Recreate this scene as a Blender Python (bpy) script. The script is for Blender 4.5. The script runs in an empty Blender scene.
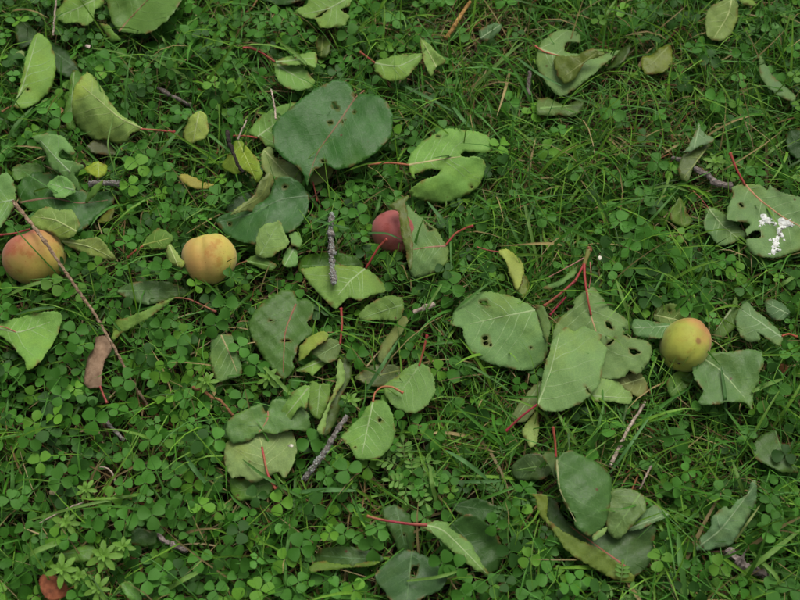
import bpy, math, random
import numpy as np
from mathutils import Vector
from mathutils.geometry import delaunay_2d_cdt

SC = bpy.context.scene
# ------------------------------------------------------------------ camera
TILT = math.radians(25.0)      # from straight down
DIST = 0.88
FPX = 1100.0                   # focal length in pixels of an 800 px wide picture
cam_d = bpy.data.cameras.new('camera')
cam_d.sensor_fit = 'HORIZONTAL'
cam_d.sensor_width = 36.0
cam_d.lens = 36.0 * FPX / 800.0
cam_d.clip_start = 0.02
cam_d.clip_end = 300.0
cam = bpy.data.objects.new('camera', cam_d)
SC.collection.objects.link(cam)
CAM = np.array([0.0, -DIST * math.sin(TILT), DIST * math.cos(TILT)])
cam.location = CAM
cam.rotation_euler = (TILT, 0, 0)
cam_d.dof.use_dof = True
cam_d.dof.focus_distance = 0.85
cam_d.dof.aperture_fstop = 9.0
SC.camera = cam

# ------------------------------------------------------------------ sky, sun, exposure
SUN_EL, SUN_AZ = math.radians(58), math.radians(20)
world = bpy.data.worlds.new('World')
SC.world = world
world.use_nodes = True
wn = world.node_tree
sky = wn.nodes.new('ShaderNodeTexSky')
sky.sky_type = 'NISHITA'
sky.sun_disc = False
sky.sun_elevation = SUN_EL
sky.sun_rotation = SUN_AZ
sky.dust_density = 4.0
sky.air_density = 0.7
sky.ozone_density = 0.6
wn.nodes['Background'].inputs['Strength'].default_value = 0.09
# an overcast sky: the same sky with most of its blue taken out by cloud
hs = wn.nodes.new('ShaderNodeHueSaturation'); hs.inputs['Saturation'].default_value = 0.18
wn.links.new(sky.outputs['Color'], hs.inputs['Color'])
wn.links.new(hs.outputs['Color'], wn.nodes['Background'].inputs['Color'])
sun_d = bpy.data.lights.new('sun', 'SUN')
sun_d.energy = 1.5
sun_d.angle = math.radians(38)
sun_d.color = (1.0, 0.95, 0.84)
sun = bpy.data.objects.new('sun', sun_d)
SC.collection.objects.link(sun)
sd = Vector((math.sin(SUN_AZ) * math.cos(SUN_EL), math.cos(SUN_AZ) * math.cos(SUN_EL), math.sin(SUN_EL)))
sun.rotation_euler = (-sd).to_track_quat('-Z', 'Y').to_euler()
SC.view_settings.view_transform = 'Standard'
SC.view_settings.look = 'None'
SC.view_settings.gamma = 1.0
SC.view_settings.use_curve_mapping = False
SC.view_settings.exposure = 0.62

RNG = np.random.default_rng(11)
random.seed(5)
CT, ST = math.cos(TILT), math.sin(TILT)


# ------------------------------------------------------------------ helpers
def at(x, y, zmm):
    """the point of the place seen at (x, y) of the 800 x 600 photograph, zmm millimetres above the soil"""
    x = np.asarray(x, float); y = np.asarray(y, float); z = np.asarray(zmm, float) / 1000.0
    dx = (x - 400.0) / FPX; dy = -(y - 300.0) / FPX
    wx = dx; wy = dy * CT + ST; wz = dy * ST - CT
    t = (z - CAM[2]) / wz
    return np.stack([CAM[0] + t * wx, CAM[1] + t * wy, CAM[2] + t * wz], -1)


def to_px(P):
    d = np.asarray(P) - CAM
    cx = d[..., 0]; cy = d[..., 1] * CT + d[..., 2] * ST; cz = -d[..., 1] * ST + d[..., 2] * CT
    return 400 + FPX * cx / (-cz), 300 - FPX * cy / (-cz)


def inside(px, py, poly):
    poly = np.asarray(poly, float)
    c = np.zeros(np.shape(px), bool)
    x0, y0 = poly[:, 0], poly[:, 1]
    x1, y1 = np.roll(x0, -1), np.roll(y0, -1)
    for a, b, e, f in zip(x0, y0, x1, y1):
        if b == f: continue
        k = ((b > py) != (f > py)) & (px < (e - a) * (py - b) / (f - b) + a)
        c ^= k
    return c


def catmull(pts, closed, step):
    pts = np.asarray(pts, float)
    n = len(pts); out = []
    rng = range(n if closed else n - 1)
    for i in rng:
        if closed:
            p0, p1, p2, p3 = pts[(i - 1) % n], pts[i], pts[(i + 1) % n], pts[(i + 2) % n]
        else:
            p0, p1, p2, p3 = pts[max(i - 1, 0)], pts[i], pts[i + 1], pts[min(i + 2, n - 1)]
        m = max(1, int(round(np.linalg.norm((p2 - p1)[:2]) / step)))
        for k in range(m):
            t = k / m
            # slightly tight spline, so that torn corners stay corners
            m1 = (p2 - p0) * 0.38; m2 = (p3 - p1) * 0.38
            out.append((2*t**3-3*t**2+1)*p1 + (t**3-2*t**2+t)*m1 + (-2*t**3+3*t**2)*p2 + (t**3-t**2)*m2)
    if not closed: out.append(pts[-1])
    return np.array(out)


def mesh_np(name, V, F, smooth=True, mats=(), attr=None):
    """V (n,3), F list/array of triangles or quads (all one size)"""
    me = bpy.data.meshes.new(name)
    V = np.asarray(V, np.float32); F = np.asarray(F, np.int32)
    k = F.shape[1]
    me.vertices.add(len(V)); me.vertices.foreach_set('co', V.ravel())
    me.loops.add(F.size); me.loops.foreach_set('vertex_index', F.ravel())
    me.polygons.add(len(F))
    me.polygons.foreach_set('loop_start', np.arange(0, F.size, k, dtype=np.int32))
    me.polygons.foreach_set('use_smooth', np.full(len(F), smooth, bool))
    if attr is not None:
        a = me.attributes.new('tint', 'FLOAT_COLOR', 'POINT')
        c = np.ones((len(V), 4), np.float32); c[:, :3] = attr
        a.data.foreach_set('color', c.ravel())
    for m in mats: me.materials.append(m)
    me.update(calc_edges=True)
    return me


def link(name, data, parent=None):
    o = bpy.data.objects.new(name, data)
    SC.collection.objects.link(o)
    if parent is not None: o.parent = parent
    return o


def tag(o, label=None, cat=None, group=None, kind=None):
    if label: o['label'] = label
    if cat: o['category'] = cat
    if group: o['group'] = group
    if kind: o['kind'] = kind
    return o


def thing(name, loc, label, cat, group=None):
    o = link(name, None); o.location = loc
    o.empty_display_size = 0.01
    return tag(o, label, cat, group)


def tube(path, rad, sides=7, rough=0.0, seed=0, cap=True):
    path = np.asarray(path, float); n = len(path)
    rad = np.broadcast_to(np.asarray(rad, float), (n,)).copy()
    r_ = np.random.default_rng(seed)
    T = np.gradient(path, axis=0); T /= np.linalg.norm(T, axis=1)[:, None] + 1e-12
    up = np.array([0.13, 0.21, 1.0]); A = np.cross(T, up); A /= np.linalg.norm(A, axis=1)[:, None] + 1e-12
    B = np.cross(A, T)
    ang = np.arange(sides) * 2 * math.pi / sides
    rr = rad[:, None] * (1 + rough * r_.uniform(-1, 1, (n, sides)))
    V = path[:, None] + rr[..., None] * (np.cos(ang)[None, :, None] * A[:, None] + np.sin(ang)[None, :, None] * B[:, None])
    V = V.reshape(-1, 3)
    i = np.arange(n - 1)[:, None] * sides; j = np.arange(sides)[None]; j2 = (j + 1) % sides
    Q = np.stack([i + j, i + j2, i + sides + j2, i + sides + j], -1).reshape(-1, 4)
    if cap:
        V = np.vstack([V, path[0] - T[0] * rad[0] * .35, path[-1] + T[-1] * rad[-1] * .35])
        a = len(V) - 2; b = len(V) - 1; j = np.arange(sides); j2 = (j + 1) % sides
        c1 = np.stack([np.full(sides, a), j2, j, j], -1)
        e = (n - 1) * sides
        c2 = np.stack([np.full(sides, b), e + j, e + j2, e + j2], -1)
        # caps as triangles: turn everything into triangles
        tri = np.vstack([Q[:, [0, 1, 2]], Q[:, [0, 2, 3]], c1[:, :3], c2[:, :3]])
        return V, tri
    return V, np.vstack([Q[:, [0, 1, 2]], Q[:, [0, 2, 3]]])


# ------------------------------------------------------------------ materials
class NT:
    def __init__(s, name):
        s.m = bpy.data.materials.new(name); s.m.use_nodes = True
        s.t = s.m.node_tree; s.b = s.t.nodes['Principled BSDF']; s.o = s.t.nodes['Material Output']
    def n(s, kind, **kw):
        nd = s.t.nodes.new('ShaderNode' + kind)
        for k, v in kw.items():
            if k.startswith('i_'): nd.inputs[k[2:].replace('_', ' ')].default_value = v
            else: setattr(nd, k, v)
        return nd
    def l(s, a, b): s.t.links.new(a, b)
    def coords(s, rnd=True):
        tc = s.n('TexCoord'); v = tc.outputs['Object']
        if rnd:
            oi = s.n('ObjectInfo'); ad = s.n('VectorMath', operation='ADD')
            mu = s.n('Math', operation='MULTIPLY'); mu.inputs[1].default_value = 7.3
            s.l(oi.outputs['Random'], mu.inputs[0]); s.l(v, ad.inputs[0]); s.l(mu.outputs[0], ad.inputs[1])
            v = ad.outputs[0]
        return v
    def noise(s, vec, scale, detail=3, rough=.55):
        nd = s.n('TexNoise'); nd.inputs['Scale'].default_value = scale
        nd.inputs['Detail'].default_value = detail; nd.inputs['Roughness'].default_value = rough
        s.l(vec, nd.inputs['Vector']); return nd.outputs['Fac']
    def ramp(s, fac, stops):
        r = s.n('ValToRGB'); e = r.color_ramp.elements
        while len(e) < len(stops): e.new(.5)
        for q, (p, c) in zip(e, stops):
            q.position = p; q.color = (c, c, c, 1) if np.isscalar(c) else (*c, 1)
        s.l(fac, r.inputs[0]); return r.outputs[0]
    def mix(s, a, b, fac, mode='MIX'):
        m = s.n('Mix', data_type='RGBA', blend_type=mode)
        for sock, v in ((m.inputs[0], fac), (m.inputs[6], a), (m.inputs[7], b)):
            if isinstance(v, (int, float)): sock.default_value = v
            elif isinstance(v, tuple): sock.default_value = (*v, 1)
            else: s.l(v, sock)
        return m.outputs[2]
    def bump(s, h, strength, dist):
        b = s.n('Bump'); b.inputs['Strength'].default_value = strength; b.inputs['Distance'].default_value = dist
        s.l(h, b.inputs['Height']); s.l(b.outputs[0], s.b.inputs['Normal'])
        return b.outputs[0]
    def translucent(s, col, fac, normal=None):
        t = s.n('BsdfTranslucent'); mx = s.n('MixShader'); mx.inputs[0].default_value = fac
        if isinstance(col, tuple): t.inputs[0].default_value = (*col, 1)
        else: s.l(col, t.inputs[0])
        s.l(s.b.outputs[0], mx.inputs[1]); s.l(t.outputs[0], mx.inputs[2]); s.l(mx.outputs[0], s.o.inputs['Surface'])


def leaf_material(name, rough, spec, cell, blotch=.25, transl=.22):
    k = NT(name); v = k.coords()
    oi = k.n('ObjectInfo'); base = oi.outputs['Color']
    n1 = k.noise(v, 45, 4); n2 = k.noise(v, 260, 4, .65)
    # broad mottling and fine grain
    c = k.mix(base, k.ramp(n1, [(.3, .55), (.7, 1.0)]), blotch * 1.6, 'MULTIPLY')
    c = k.mix(c, k.ramp(n2, [(.3, .7), (.65, 1.0)]), .28, 'MULTIPLY')
    # yellowing patches
    n3 = k.noise(v, 22, 3)
    c = k.mix(c, k.mix(c, (1.25, 1.05, .55), 1.0, 'MULTIPLY'), k.ramp(n3, [(.52, 0.0), (.72, .7)]))
    # net of fine veins
    vo = k.n('TexVoronoi', feature='DISTANCE_TO_EDGE'); vo.inputs['Scale'].default_value = cell
    k.l(v, vo.inputs['Vector'])
    net = k.ramp(vo.outputs['Distance'], [(0.0, 1.0), (.10, 0.0)])
    vo2 = k.n('TexVoronoi', feature='DISTANCE_TO_EDGE'); vo2.inputs['Scale'].default_value = cell * 2.7
    k.l(v, vo2.inputs['Vector'])
    net2 = k.ramp(vo2.outputs['Distance'], [(0.0, 1.0), (.12, 0.0)])
    c = k.mix(c, k.mix(c, (1.35, 1.25, 1.2), 1.0, 'MULTIPLY'), k.mix(net, net2, .4))
    # a few brown specks
    sp = k.n('TexVoronoi', feature='F1'); sp.inputs['Scale'].default_value = 75; k.l(v, sp.inputs['Vector'])
    m1 = k.ramp(sp.outputs['Distance'], [(.05, 1.0), (.11, 0.0)])
    m2 = k.ramp(k.noise(v, 30, 2), [(.54, 0.0), (.58, 1.0)])
    spf = k.mix((0, 0, 0), m1, m2)
    c = k.mix(c, (.09, .045, .018), spf)
    rim = k.n('Attribute', attribute_name='tint')
    c = k.mix(c, (.16, .085, .03), rim.outputs['Fac'])
    k.l(c, k.b.inputs['Base Color'])
    k.b.inputs['Roughness'].default_value = rough
    k.b.inputs['Specular IOR Level'].default_value = spec
    k.l(k.ramp(n2, [(.2, max(rough - .12, .1)), (.8, min(rough + .12, 1))]), k.b.inputs['Roughness'])
    hh = k.mix(n2, net, .35)
    k.bump(hh, .28, .0006)
    k.translucent(k.mix(c, (1.5, 1.6, .6), 1.0, 'MULTIPLY'), transl)
    return k.m


M_UNDER = leaf_material('leaf_underside', .52, .13, 420, .28, .18)
M_UPPER = leaf_material('leaf_upperside', .40, .21, 380, .30, .15)


def tinted(name, rough, spec, transl=0.0, scale=300, attr=True, amount=.5):
    """colour from the 'tint' attribute (or the object colour) with grain"""
    k = NT(name); v = k.coords(rnd=False)
    if attr:
        a = k.n('Attribute', attribute_name='tint'); base = a.outputs['Color']
    else:
        base = k.n('ObjectInfo').outputs['Color']
    n = k.noise(v, scale, 3, .6)
    c = k.mix(base, k.ramp(n, [(.3, .55), (.7, 1.0)]), amount, 'MULTIPLY')
    k.l(c, k.b.inputs['Base Color'])
    k.b.inputs['Roughness'].default_value = rough
    k.b.inputs['Specular IOR Level'].default_value = spec
    k.bump(n, .3, .0004)
    if transl: k.translucent(k.mix(c, (1.4, 1.5, .6), 1.0, 'MULTIPLY'), transl)
    return k.m


M_GRASS = tinted('grass_blade', .5, .25, .25)
M_CLOVER = tinted('clover_leaflet', .55, .22, .22, 700)
M_VEIN = tinted('leaf_vein', .55, .3, 0, 500, attr=False, amount=.35)
def stalk_material():
    k = NT('leaf_stalk'); v = k.coords()
    base = k.n('ObjectInfo').outputs['Color']; n1 = k.noise(v, 55, 3); n2 = k.noise(v, 700, 4)
    c = k.mix(base, k.mix(base, (.30, .20, .06), .6), k.ramp(n1, [(.45, 0.0), (.68, .9)]))
    c = k.mix(c, k.ramp(n2, [(.3, .55), (.7, 1.0)]), .5, 'MULTIPLY')
    k.l(c, k.b.inputs['Base Color']); k.b.inputs['Roughness'].default_value = .5; k.b.inputs['Specular IOR Level'].default_value = .3
    k.bump(n2, .4, .0004)
    return k.m


M_PETIOLE = stalk_material()
M_STRAW = tinted('dry_straw', .8, .15, .1)
M_PETAL = tinted('petal', .6, .2, .2, 500, attr=False, amount=.3)


def plant_obj_material(name, transl=.2):
    return tinted(name, .54, .22, transl, 600, attr=False)


M_PLANT = plant_obj_material('small_plant_leaf')


def bark(name, base, dark, light, scale=350):
    k = NT(name); v = k.coords()
    n1 = k.noise(v, scale, 6, .7); n2 = k.noise(v, scale * .25, 3)
    c = k.ramp(n1, [(.3, dark), (.5, base), (.72, light)])
    c = k.mix(c, k.ramp(n2, [(.35, .5), (.65, 1.0)]), .7, 'MULTIPLY')
    k.l(c, k.b.inputs['Base Color']); k.b.inputs['Roughness'].default_value = .85
    k.b.inputs['Specular IOR Level'].default_value = .2
    k.bump(n1, .8, .0012)
    return k.m


M_TWIG_BROWN = bark('bark_brown', (.27, .18, .11), (.09, .055, .035), (.48, .37, .27))
M_TWIG_GREY = bark('bark_grey', (.20, .18, .16), (.05, .045, .04), (.42, .41, .38), 500)
M_TWIG_DARK = bark('bark_dark', (.03, .024, .02), (.012, .01, .009), (.08, .06, .05))
M_TWIG_MAUVE = bark('bark_mauve', (.22, .18, .165), (.09, .07, .06), (.38, .33, .30))
M_STEM_OCHRE = bark('stem_ochre', (.40, .23, .07), (.22, .11, .03), (.52, .33, .13))
M_STEM_PALE = bark('stem_pale', (.48, .38, .30), (.25, .18, .13), (.62, .54, .46))
M_STEM_RUST = bark('stem_rust', (.24, .11, .05), (.12, .05, .02), (.34, .18, .09))
M_LICHEN = bark('lichen', (.36, .40, .36), (.16, .18, .16), (.55, .58, .54), 900)
M_ROLL = bark('dead_leaf_pinkbrown', (.29, .19, .12), (.20, .12, .075), (.36, .25, .17), 180)
M_DEADRED = bark('dead_leaf_redbrown', (.22, .07, .032), (.10, .035, .018), (.30, .11, .055), 160)
M_DEADORANGE = bark('dead_leaf_orange', (.34, .15, .06), (.18, .07, .03), (.45, .24, .11), 220)


def make_white():
    k = NT('bird_dropping_white'); v = k.coords()
    n = k.noise(v, 500, 4, .7)
    k.l(k.ramp(n, [(.35, (.30, .30, .25)), (.5, (.58, .60, .57)), (.7, (.78, .79, .78))]), k.b.inputs['Base Color'])
    k.b.inputs['Roughness'].default_value = .7
    k.bump(n, .6, .0006)
    return k.m


M_WHITE = make_white()


def apricot_material(name, base, low, blush, bdir, b0, b1, seed):
    k = NT(name)
    tc = k.n('TexCoord'); v = tc.outputs['Object']
    off = k.n('VectorMath', operation='ADD'); off.inputs[1].default_value = (seed, seed * .7, 0)
    k.l(v, off.inputs[0]); v2 = off.outputs[0]
    dt = k.n('VectorMath', operation='DOT_PRODUCT'); dt.inputs[1].default_value = tuple(Vector(bdir).normalized() / .022)
    k.l(v, dt.inputs[0])
    n1 = k.noise(v2, 60, 5, .6)
    ad = k.n('Math', operation='MULTIPLY_ADD'); ad.inputs[1].default_value = 1.4; k.l(n1, ad.inputs[0]); k.l(dt.outputs['Value'], ad.inputs[2])
    mr = k.n('MapRange'); mr.inputs['From Min'].default_value = b0 + .7; mr.inputs['From Max'].default_value = b1 + .7
    k.l(ad.outputs[0], mr.inputs['Value'])
    n2 = k.noise(v2, 35, 3)
    c = k.mix(low, base, k.ramp(n2, [(.38, 0.0), (.62, 1.0)]))
    c = k.mix(c, blush, mr.outputs[0])
    # fine freckles and scuffs
    sp = k.n('TexVoronoi', feature='F1'); sp.inputs['Scale'].default_value = 330; k.l(v2, sp.inputs['Vector'])
    fr = k.ramp(sp.outputs['Distance'], [(.10, 1.0), (.22, 0.0)])
    fr2 = k.mix((0, 0, 0), fr, k.ramp(n1, [(.45, 0.0), (.65, 1.0)]))
    c = k.mix(c, k.mix(c, (.62, .38, .3), 1.0, 'MULTIPLY'), fr2)
    n4 = k.noise(v2, 120, 4, .7)
    c = k.mix(c, k.ramp(n4, [(.3, .66), (.7, 1.0)]), .6, 'MULTIPLY')
    n5 = k.noise(v2, 75, 5, .7)
    c = k.mix(c, k.mix(c, (.85, .58, .5), 1.0, 'MULTIPLY'), k.ramp(n5, [(.52, 0.0), (.64, .8)]))
    bp = k.n('TexVoronoi', feature='F1'); bp.inputs['Scale'].default_value = 48; k.l(v2, bp.inputs['Vector'])
    br = k.ramp(bp.outputs['Distance'], [(.08, 1.0), (.15, 0.0)])
    c = k.mix(c, (.20, .085, .03), k.mix((0, 0, 0), br, k.ramp(n2, [(.5, 0.0), (.56, .75)])))
    k.l(c, k.b.inputs['Base Color'])
    k.b.inputs['Roughness'].default_value = .62
    k.b.inputs['Specular IOR Level'].default_value = .25
    k.b.inputs['Sheen Weight'].default_value = .12
    k.b.inputs['Sheen Roughness'].default_value = .5
    k.b.inputs['Subsurface Weight'].default_value = .12
    k.b.inputs['Subsurface Radius'].default_value = (.006, .003, .0015)
    k.b.inputs['Subsurface Scale'].default_value = .4
    k.bump(k.mix(n4, k.noise(v2, 900, 3), .5), .25, .0006)
    return k.m


def soil_material():
    k = NT('soil_and_thatch'); tc = k.n('TexCoord'); v = tc.outputs['Object']
    n1 = k.noise(v, 30, 5, .65); n2 = k.noise(v, 260, 6, .75); n3 = k.noise(v, 6, 3)
    c = k.ramp(n2, [(.3, (.010, .007, .004)), (.52, (.032, .022, .012)), (.75, (.085, .055, .03))])
    c = k.mix(c, (.030, .045, .012), k.ramp(n1, [(.48, 0.0), (.66, .8)]))
    # beyond the blades that are built one by one the lawn goes on as a green sward
    ln = k.n('VectorMath', operation='LENGTH'); k.l(v, ln.inputs[0])
    mr = k.n('MapRange'); mr.inputs['From Min'].default_value = 1.1; mr.inputs['From Max'].default_value = 1.7
    k.l(ln.outputs['Value'], mr.inputs['Value'])
    sw = k.ramp(n2, [(.3, (.016, .035, .008)), (.55, (.045, .10, .022)), (.8, (.08, .16, .04))])
    sw = k.mix(sw, k.ramp(n3, [(.3, .6), (.7, 1.0)]), .8, 'MULTIPLY')
    c = k.mix(c, sw, mr.outputs[0])
    k.l(c, k.b.inputs['Base Color']); k.b.inputs['Roughness'].default_value = .95
    k.b.inputs['Specular IOR Level'].default_value = .1
    k.bump(n2, 1.0, .004)
    return k.m


M_SOIL = soil_material()

# ------------------------------------------------------------------ ground
def soil_z(x, y):
    """millimetres"""
    return (2.6 * np.sin(x * 31 + 1.3) * np.cos(y * 27 + .4) + 1.6 * np.sin(x * 83 + y * 51) + 1.2 * np.cos(y * 97 - x * 33 + 2)) * np.exp(-(x * x + y * y) / 3.0) - 4.0


def build_ground():
    g = np.concatenate([[-120, -60, -25, -10, -5, -2.5, -1.6], np.linspace(-1.1, 1.1, 181), [1.6, 2.5, 5, 10, 25, 60, 120]])
    X, Y = np.meshgrid(g, g); n = len(g)
    Z = soil_z(X, Y) / 1000
    V = np.stack([X, Y, Z], -1).reshape(-1, 3)
    i, j = np.meshgrid(np.arange(n - 1), np.arange(n - 1), indexing='ij'); a = (i * n + j).ravel()
    F = np.stack([a, a + 1, a + n + 1, a + n], -1)
    o = link('ground', mesh_np('ground', V, F, True, [M_SOIL]))
    o['kind'] = 'structure'


build_ground()

# what lies on the sward, seen from above: height of the topmost leaf or fruit, used to keep grass from growing through it
PAD = 60
TOP = np.full((600 + 2 * PAD, 800 + 2 * PAD), -99.0)
GY, GX = np.mgrid[-PAD:600 + PAD, -PAD:800 + PAD]


def cover(poly, zf, holes=()):
    p = np.asarray(poly)[:, :2]
    x0, y0 = np.floor(p.min(0)).astype(int) - 1; x1, y1 = np.ceil(p.max(0)).astype(int) + 2
    x0 = max(x0, -PAD); y0 = max(y0, -PAD); x1 = min(x1, 800 + PAD); y1 = min(y1, 600 + PAD)
    if x1 <= x0 or y1 <= y0: return
    sl = (slice(y0 + PAD, y1 + PAD), slice(x0 + PAD, x1 + PAD))
    gx, gy = GX[sl], GY[sl]
    m = inside(gx + .01, gy + .013, p)
    for h in holes: m &= ~inside(gx + .01, gy + .013, h)
    z = zf(gx.astype(float), gy.astype(float))
    TOP[sl] = np.where(m, np.maximum(TOP[sl], z), TOP[sl])


# ------------------------------------------------------------------ fallen apricot leaves
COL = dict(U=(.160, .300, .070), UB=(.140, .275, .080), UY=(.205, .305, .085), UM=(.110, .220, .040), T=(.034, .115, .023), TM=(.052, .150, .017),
           G=(.085, .20, .04), O=(.12, .17, .030), Y=(.20, .295, .035), D=(.030, .085, .018), P=(.30, .34, .10))
VEINC = dict(U=(.26, .36, .15), UB=(.23, .33, .16), UY=(.33, .40, .14), UM=(.175, .275, .09), T=(.075, .155, .05), TM=(.10, .20, .05),
             G=(.14, .25, .06), O=(.165, .21, .05), Y=(.27, .35, .07), D=(.05, .11, .03), P=(.36, .39, .15))
RED = (.34, .042, .040); CRIM = (.29, .025, .042); ORANGE = (.40, .13, .06); BROWNP = (.28, .12, .06)
UPPER = set('T TM D G O'.split())
LEAFN = [0]


def ribdist(x, y, rib):
    """signed distance from the rib line and run along it"""
    b = np.array(rib[0][:2], float); t = np.array(rib[-1][:2], float)
    d = t - b; L = np.linalg.norm(d) + 1e-6; d /= L
    u = (x - b[0]) * d[0] + (y - b[1]) * d[1]
    s = -(x - b[0]) * d[1] + (y - b[1]) * d[0]
    return s, u / L, L


def make_zf(outline, rib, z0, tilt, fold, curl, seed, wob=1.0):
    p = np.asarray(outline)[:, :2]; c = p.mean(0)
    r = np.random.default_rng(seed)
    ph = r.uniform(0, 6.28, 6); fr = r.uniform(.05, .12, 6)
    size = max(np.ptp(p, axis=0).max(), 12)

    def zf(x, y):
        z = z0 + tilt[0] * (x - c[0]) + tilt[1] * (y - c[1])
        if rib is not None:
            s, u, L = ribdist(x, y, rib)
            z = z + fold * np.abs(s) + curl * (s * s) / size - .05 * L * (u - .45) ** 2
        z = z + wob * (.8 * np.sin(x * fr[0] + y * fr[1] * .7 + ph[0]) + .8 * np.sin(y * fr[2] - x * fr[3] * .6 + ph[1])
                       + .45 * np.sin(x * fr[4] * 3 + ph[2]) * np.sin(y * fr[5] * 3 + ph[3]) + .22 * np.sin(x * .55 + y * .2 + ph[4]) * np.sin(y * .5 - x * .23 + ph[5]))
        return z
    return zf


def side_veins(rib, poly, holes, n, seed):
    r = np.random.default_rng(seed)
    R = catmull(rib, False, 2.0)
    segs = np.cumsum(np.r_[0, np.linalg.norm(np.diff(R[:, :2], axis=0), axis=1)]); L = segs[-1]
    out = []
    for side in (-1, 1):
        for k in range(n):
            f = (k + .08 + .5 * r.random()) / (n + .6)
            q = f * L
            i = min(np.searchsorted(segs, q), len(R) - 2); i = max(i, 0)
            p = R[i, :2].copy(); d = R[min(i + 3, len(R) - 1), :2] - R[max(i - 2, 0), :2]; d /= np.linalg.norm(d) + 1e-9
            a = math.atan2(d[1], d[0]); ang = math.radians(62 - 14 * f + r.uniform(-6, 6))
            path = [p.copy()]; wv = r.uniform(0, 6.28); wa = r.uniform(.05, .22); cv = r.uniform(.004, .02)
            for s in range(60):
                g = a + side * ang * (1 - cv * s) + wa * math.sin(s * .45 + wv)
                p = p + 2.0 * np.array([math.cos(g), math.sin(g)])
                q2 = p + 1.6 * np.array([math.cos(g), math.sin(g)])
                if not inside(q2[0], q2[1], poly): break
                if any(inside(q2[0], q2[1], h) for h in holes): break
                path.append(p.copy())
            if len(path) >= 4: out.append(np.array(path))
    return out, R[:, :2]


def vein_mesh(paths, zf, off):
    V = []; F = []; n = 0
    for path, w0, w1, h in paths:
        m = len(path)
        T = np.gradient(path, axis=0); T /= np.linalg.norm(T, axis=1)[:, None] + 1e-9
        N = np.stack([-T[:, 1], T[:, 0]], -1)
        w = np.linspace(w0, w1, m)[:, None]
        hh = np.linspace(h, h * .5, m)
        zc = zf(path[:, 0], path[:, 1])
        a = path + N * w; b = path - N * w
        V += [at(a[:, 0], a[:, 1], zf(a[:, 0], a[:, 1]) + .03), at(path[:, 0], path[:, 1], zc + hh), at(b[:, 0], b[:, 1], zf(b[:, 0], b[:, 1]) + .03)]
        i = np.arange(m - 1)
        A, C, B = n + i, n + m + i, n + 2 * m + i
        F += [np.stack([A, C, C + 1, A + 1], -1), np.stack([C, B, B + 1, C + 1], -1)]
        n += 3 * m
    V = np.vstack(V) - off; F = np.vstack(F)
    # faces look up
    p = V[F[:, 0]]; nz = np.cross(V[F[:, 1]] - p, V[F[:, 3]] - p)[:, 2]
    F = np.where((nz < 0)[:, None], F[:, ::-1], F)
    return V, F


def blade_mesh(outline, holes, zf, off, seed, serr=.45, grid=3.0):
    r = np.random.default_rng(seed)
    o = catmull([p[:2] for p in outline], True, 1.6)
    n = len(o)
    T = np.roll(o, -1, 0) - np.roll(o, 1, 0); T /= np.linalg.norm(T, axis=1)[:, None] + 1e-9
    N = np.stack([-T[:, 1], T[:, 0]], -1)
    o = o + N * ((np.arange(n) % 2) * 2 - 1)[:, None] * serr * r.uniform(.2, 1.0, (n, 1))
    rag = r.normal(0, 1, n); kk = np.array([.25, .5, .25]); rag = np.convolve(np.r_[rag[-1], rag, rag[0]], kk, 'valid')
    o = o + N * (rag * serr * 1.3)[:, None]
    hs = []
    for h in holes:
        q = catmull(h, True, 1.3); q = q + r.uniform(-.55, .55, q.shape); hs.append(q)
    x0, y0 = o.min(0); x1, y1 = o.max(0)
    gx, gy = np.meshgrid(np.arange(x0, x1, grid), np.arange(y0, y1, grid))
    gx = (gx + r.uniform(-.5, .5, gx.shape) * grid * .6).ravel(); gy = (gy + r.uniform(-.5, .5, gy.shape) * grid * .6).ravel()
    m = inside(gx, gy, o)
    for h in hs: m &= ~inside(gx, gy, h)
    g = np.stack([gx, gy], -1)[m]
    allb = np.vstack([o] + hs)
    if len(g):
        d = np.sqrt(((g[:, None] - allb[None]) ** 2).sum(-1)).min(1)
        g = g[d > 1.1]
    pts = [Vector((float(a), float(b))) for a, b in np.vstack([allb, g])]
    edges = []; s = 0
    for ring in [o] + hs:
        k = len(ring); edges += [(s + i, s + (i + 1) % k) for i in range(k)]; s += k
    V, E, F, *_ = delaunay_2d_cdt(pts, edges, [], 0, 1e-5)
    V = np.array([(a.x, a.y) for a in V]); F = np.array([f for f in F if len(f) == 3])
    c = V[F].mean(1)
    keep = inside(c[:, 0], c[:, 1], o)
    for h in hs: keep &= ~inside(c[:, 0], c[:, 1], h)
    F = F[keep]
    used = np.unique(F); mp = np.full(len(V), -1); mp[used] = np.arange(len(used)); V = V[used]; F = mp[F]
    W = at(V[:, 0], V[:, 1], zf(V[:, 0], V[:, 1]))
    p = W[F[:, 0]]; nz = np.cross(W[F[:, 1]] - p, W[F[:, 2]] - p)[:, 2]
    F = np.where((nz < 0)[:, None], F[:, ::-1], F)
    rim = np.zeros(len(V))
    if hs:
        hb = np.vstack(hs); d = np.sqrt(((V[:, None] - hb[None]) ** 2).sum(-1)).min(1); rim = np.maximum(rim, .45 * np.exp(-(d / .5) ** 2))
    d = np.sqrt(((V[:, None] - o[None]) ** 2).sum(-1)); di = d.argmin(1); d = d.min(1)
    dry = np.clip(np.sin(np.arange(n) * .13 + r.uniform(0, 6)) * np.sin(np.arange(n) * .37 + r.uniform(0, 6)) * 2.2 - .75, 0, 1)
    rim = np.maximum(rim, .75 * dry[di] * np.exp(-(d / 1.3) ** 2))
    return W - off, F, o, hs, rim


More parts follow.
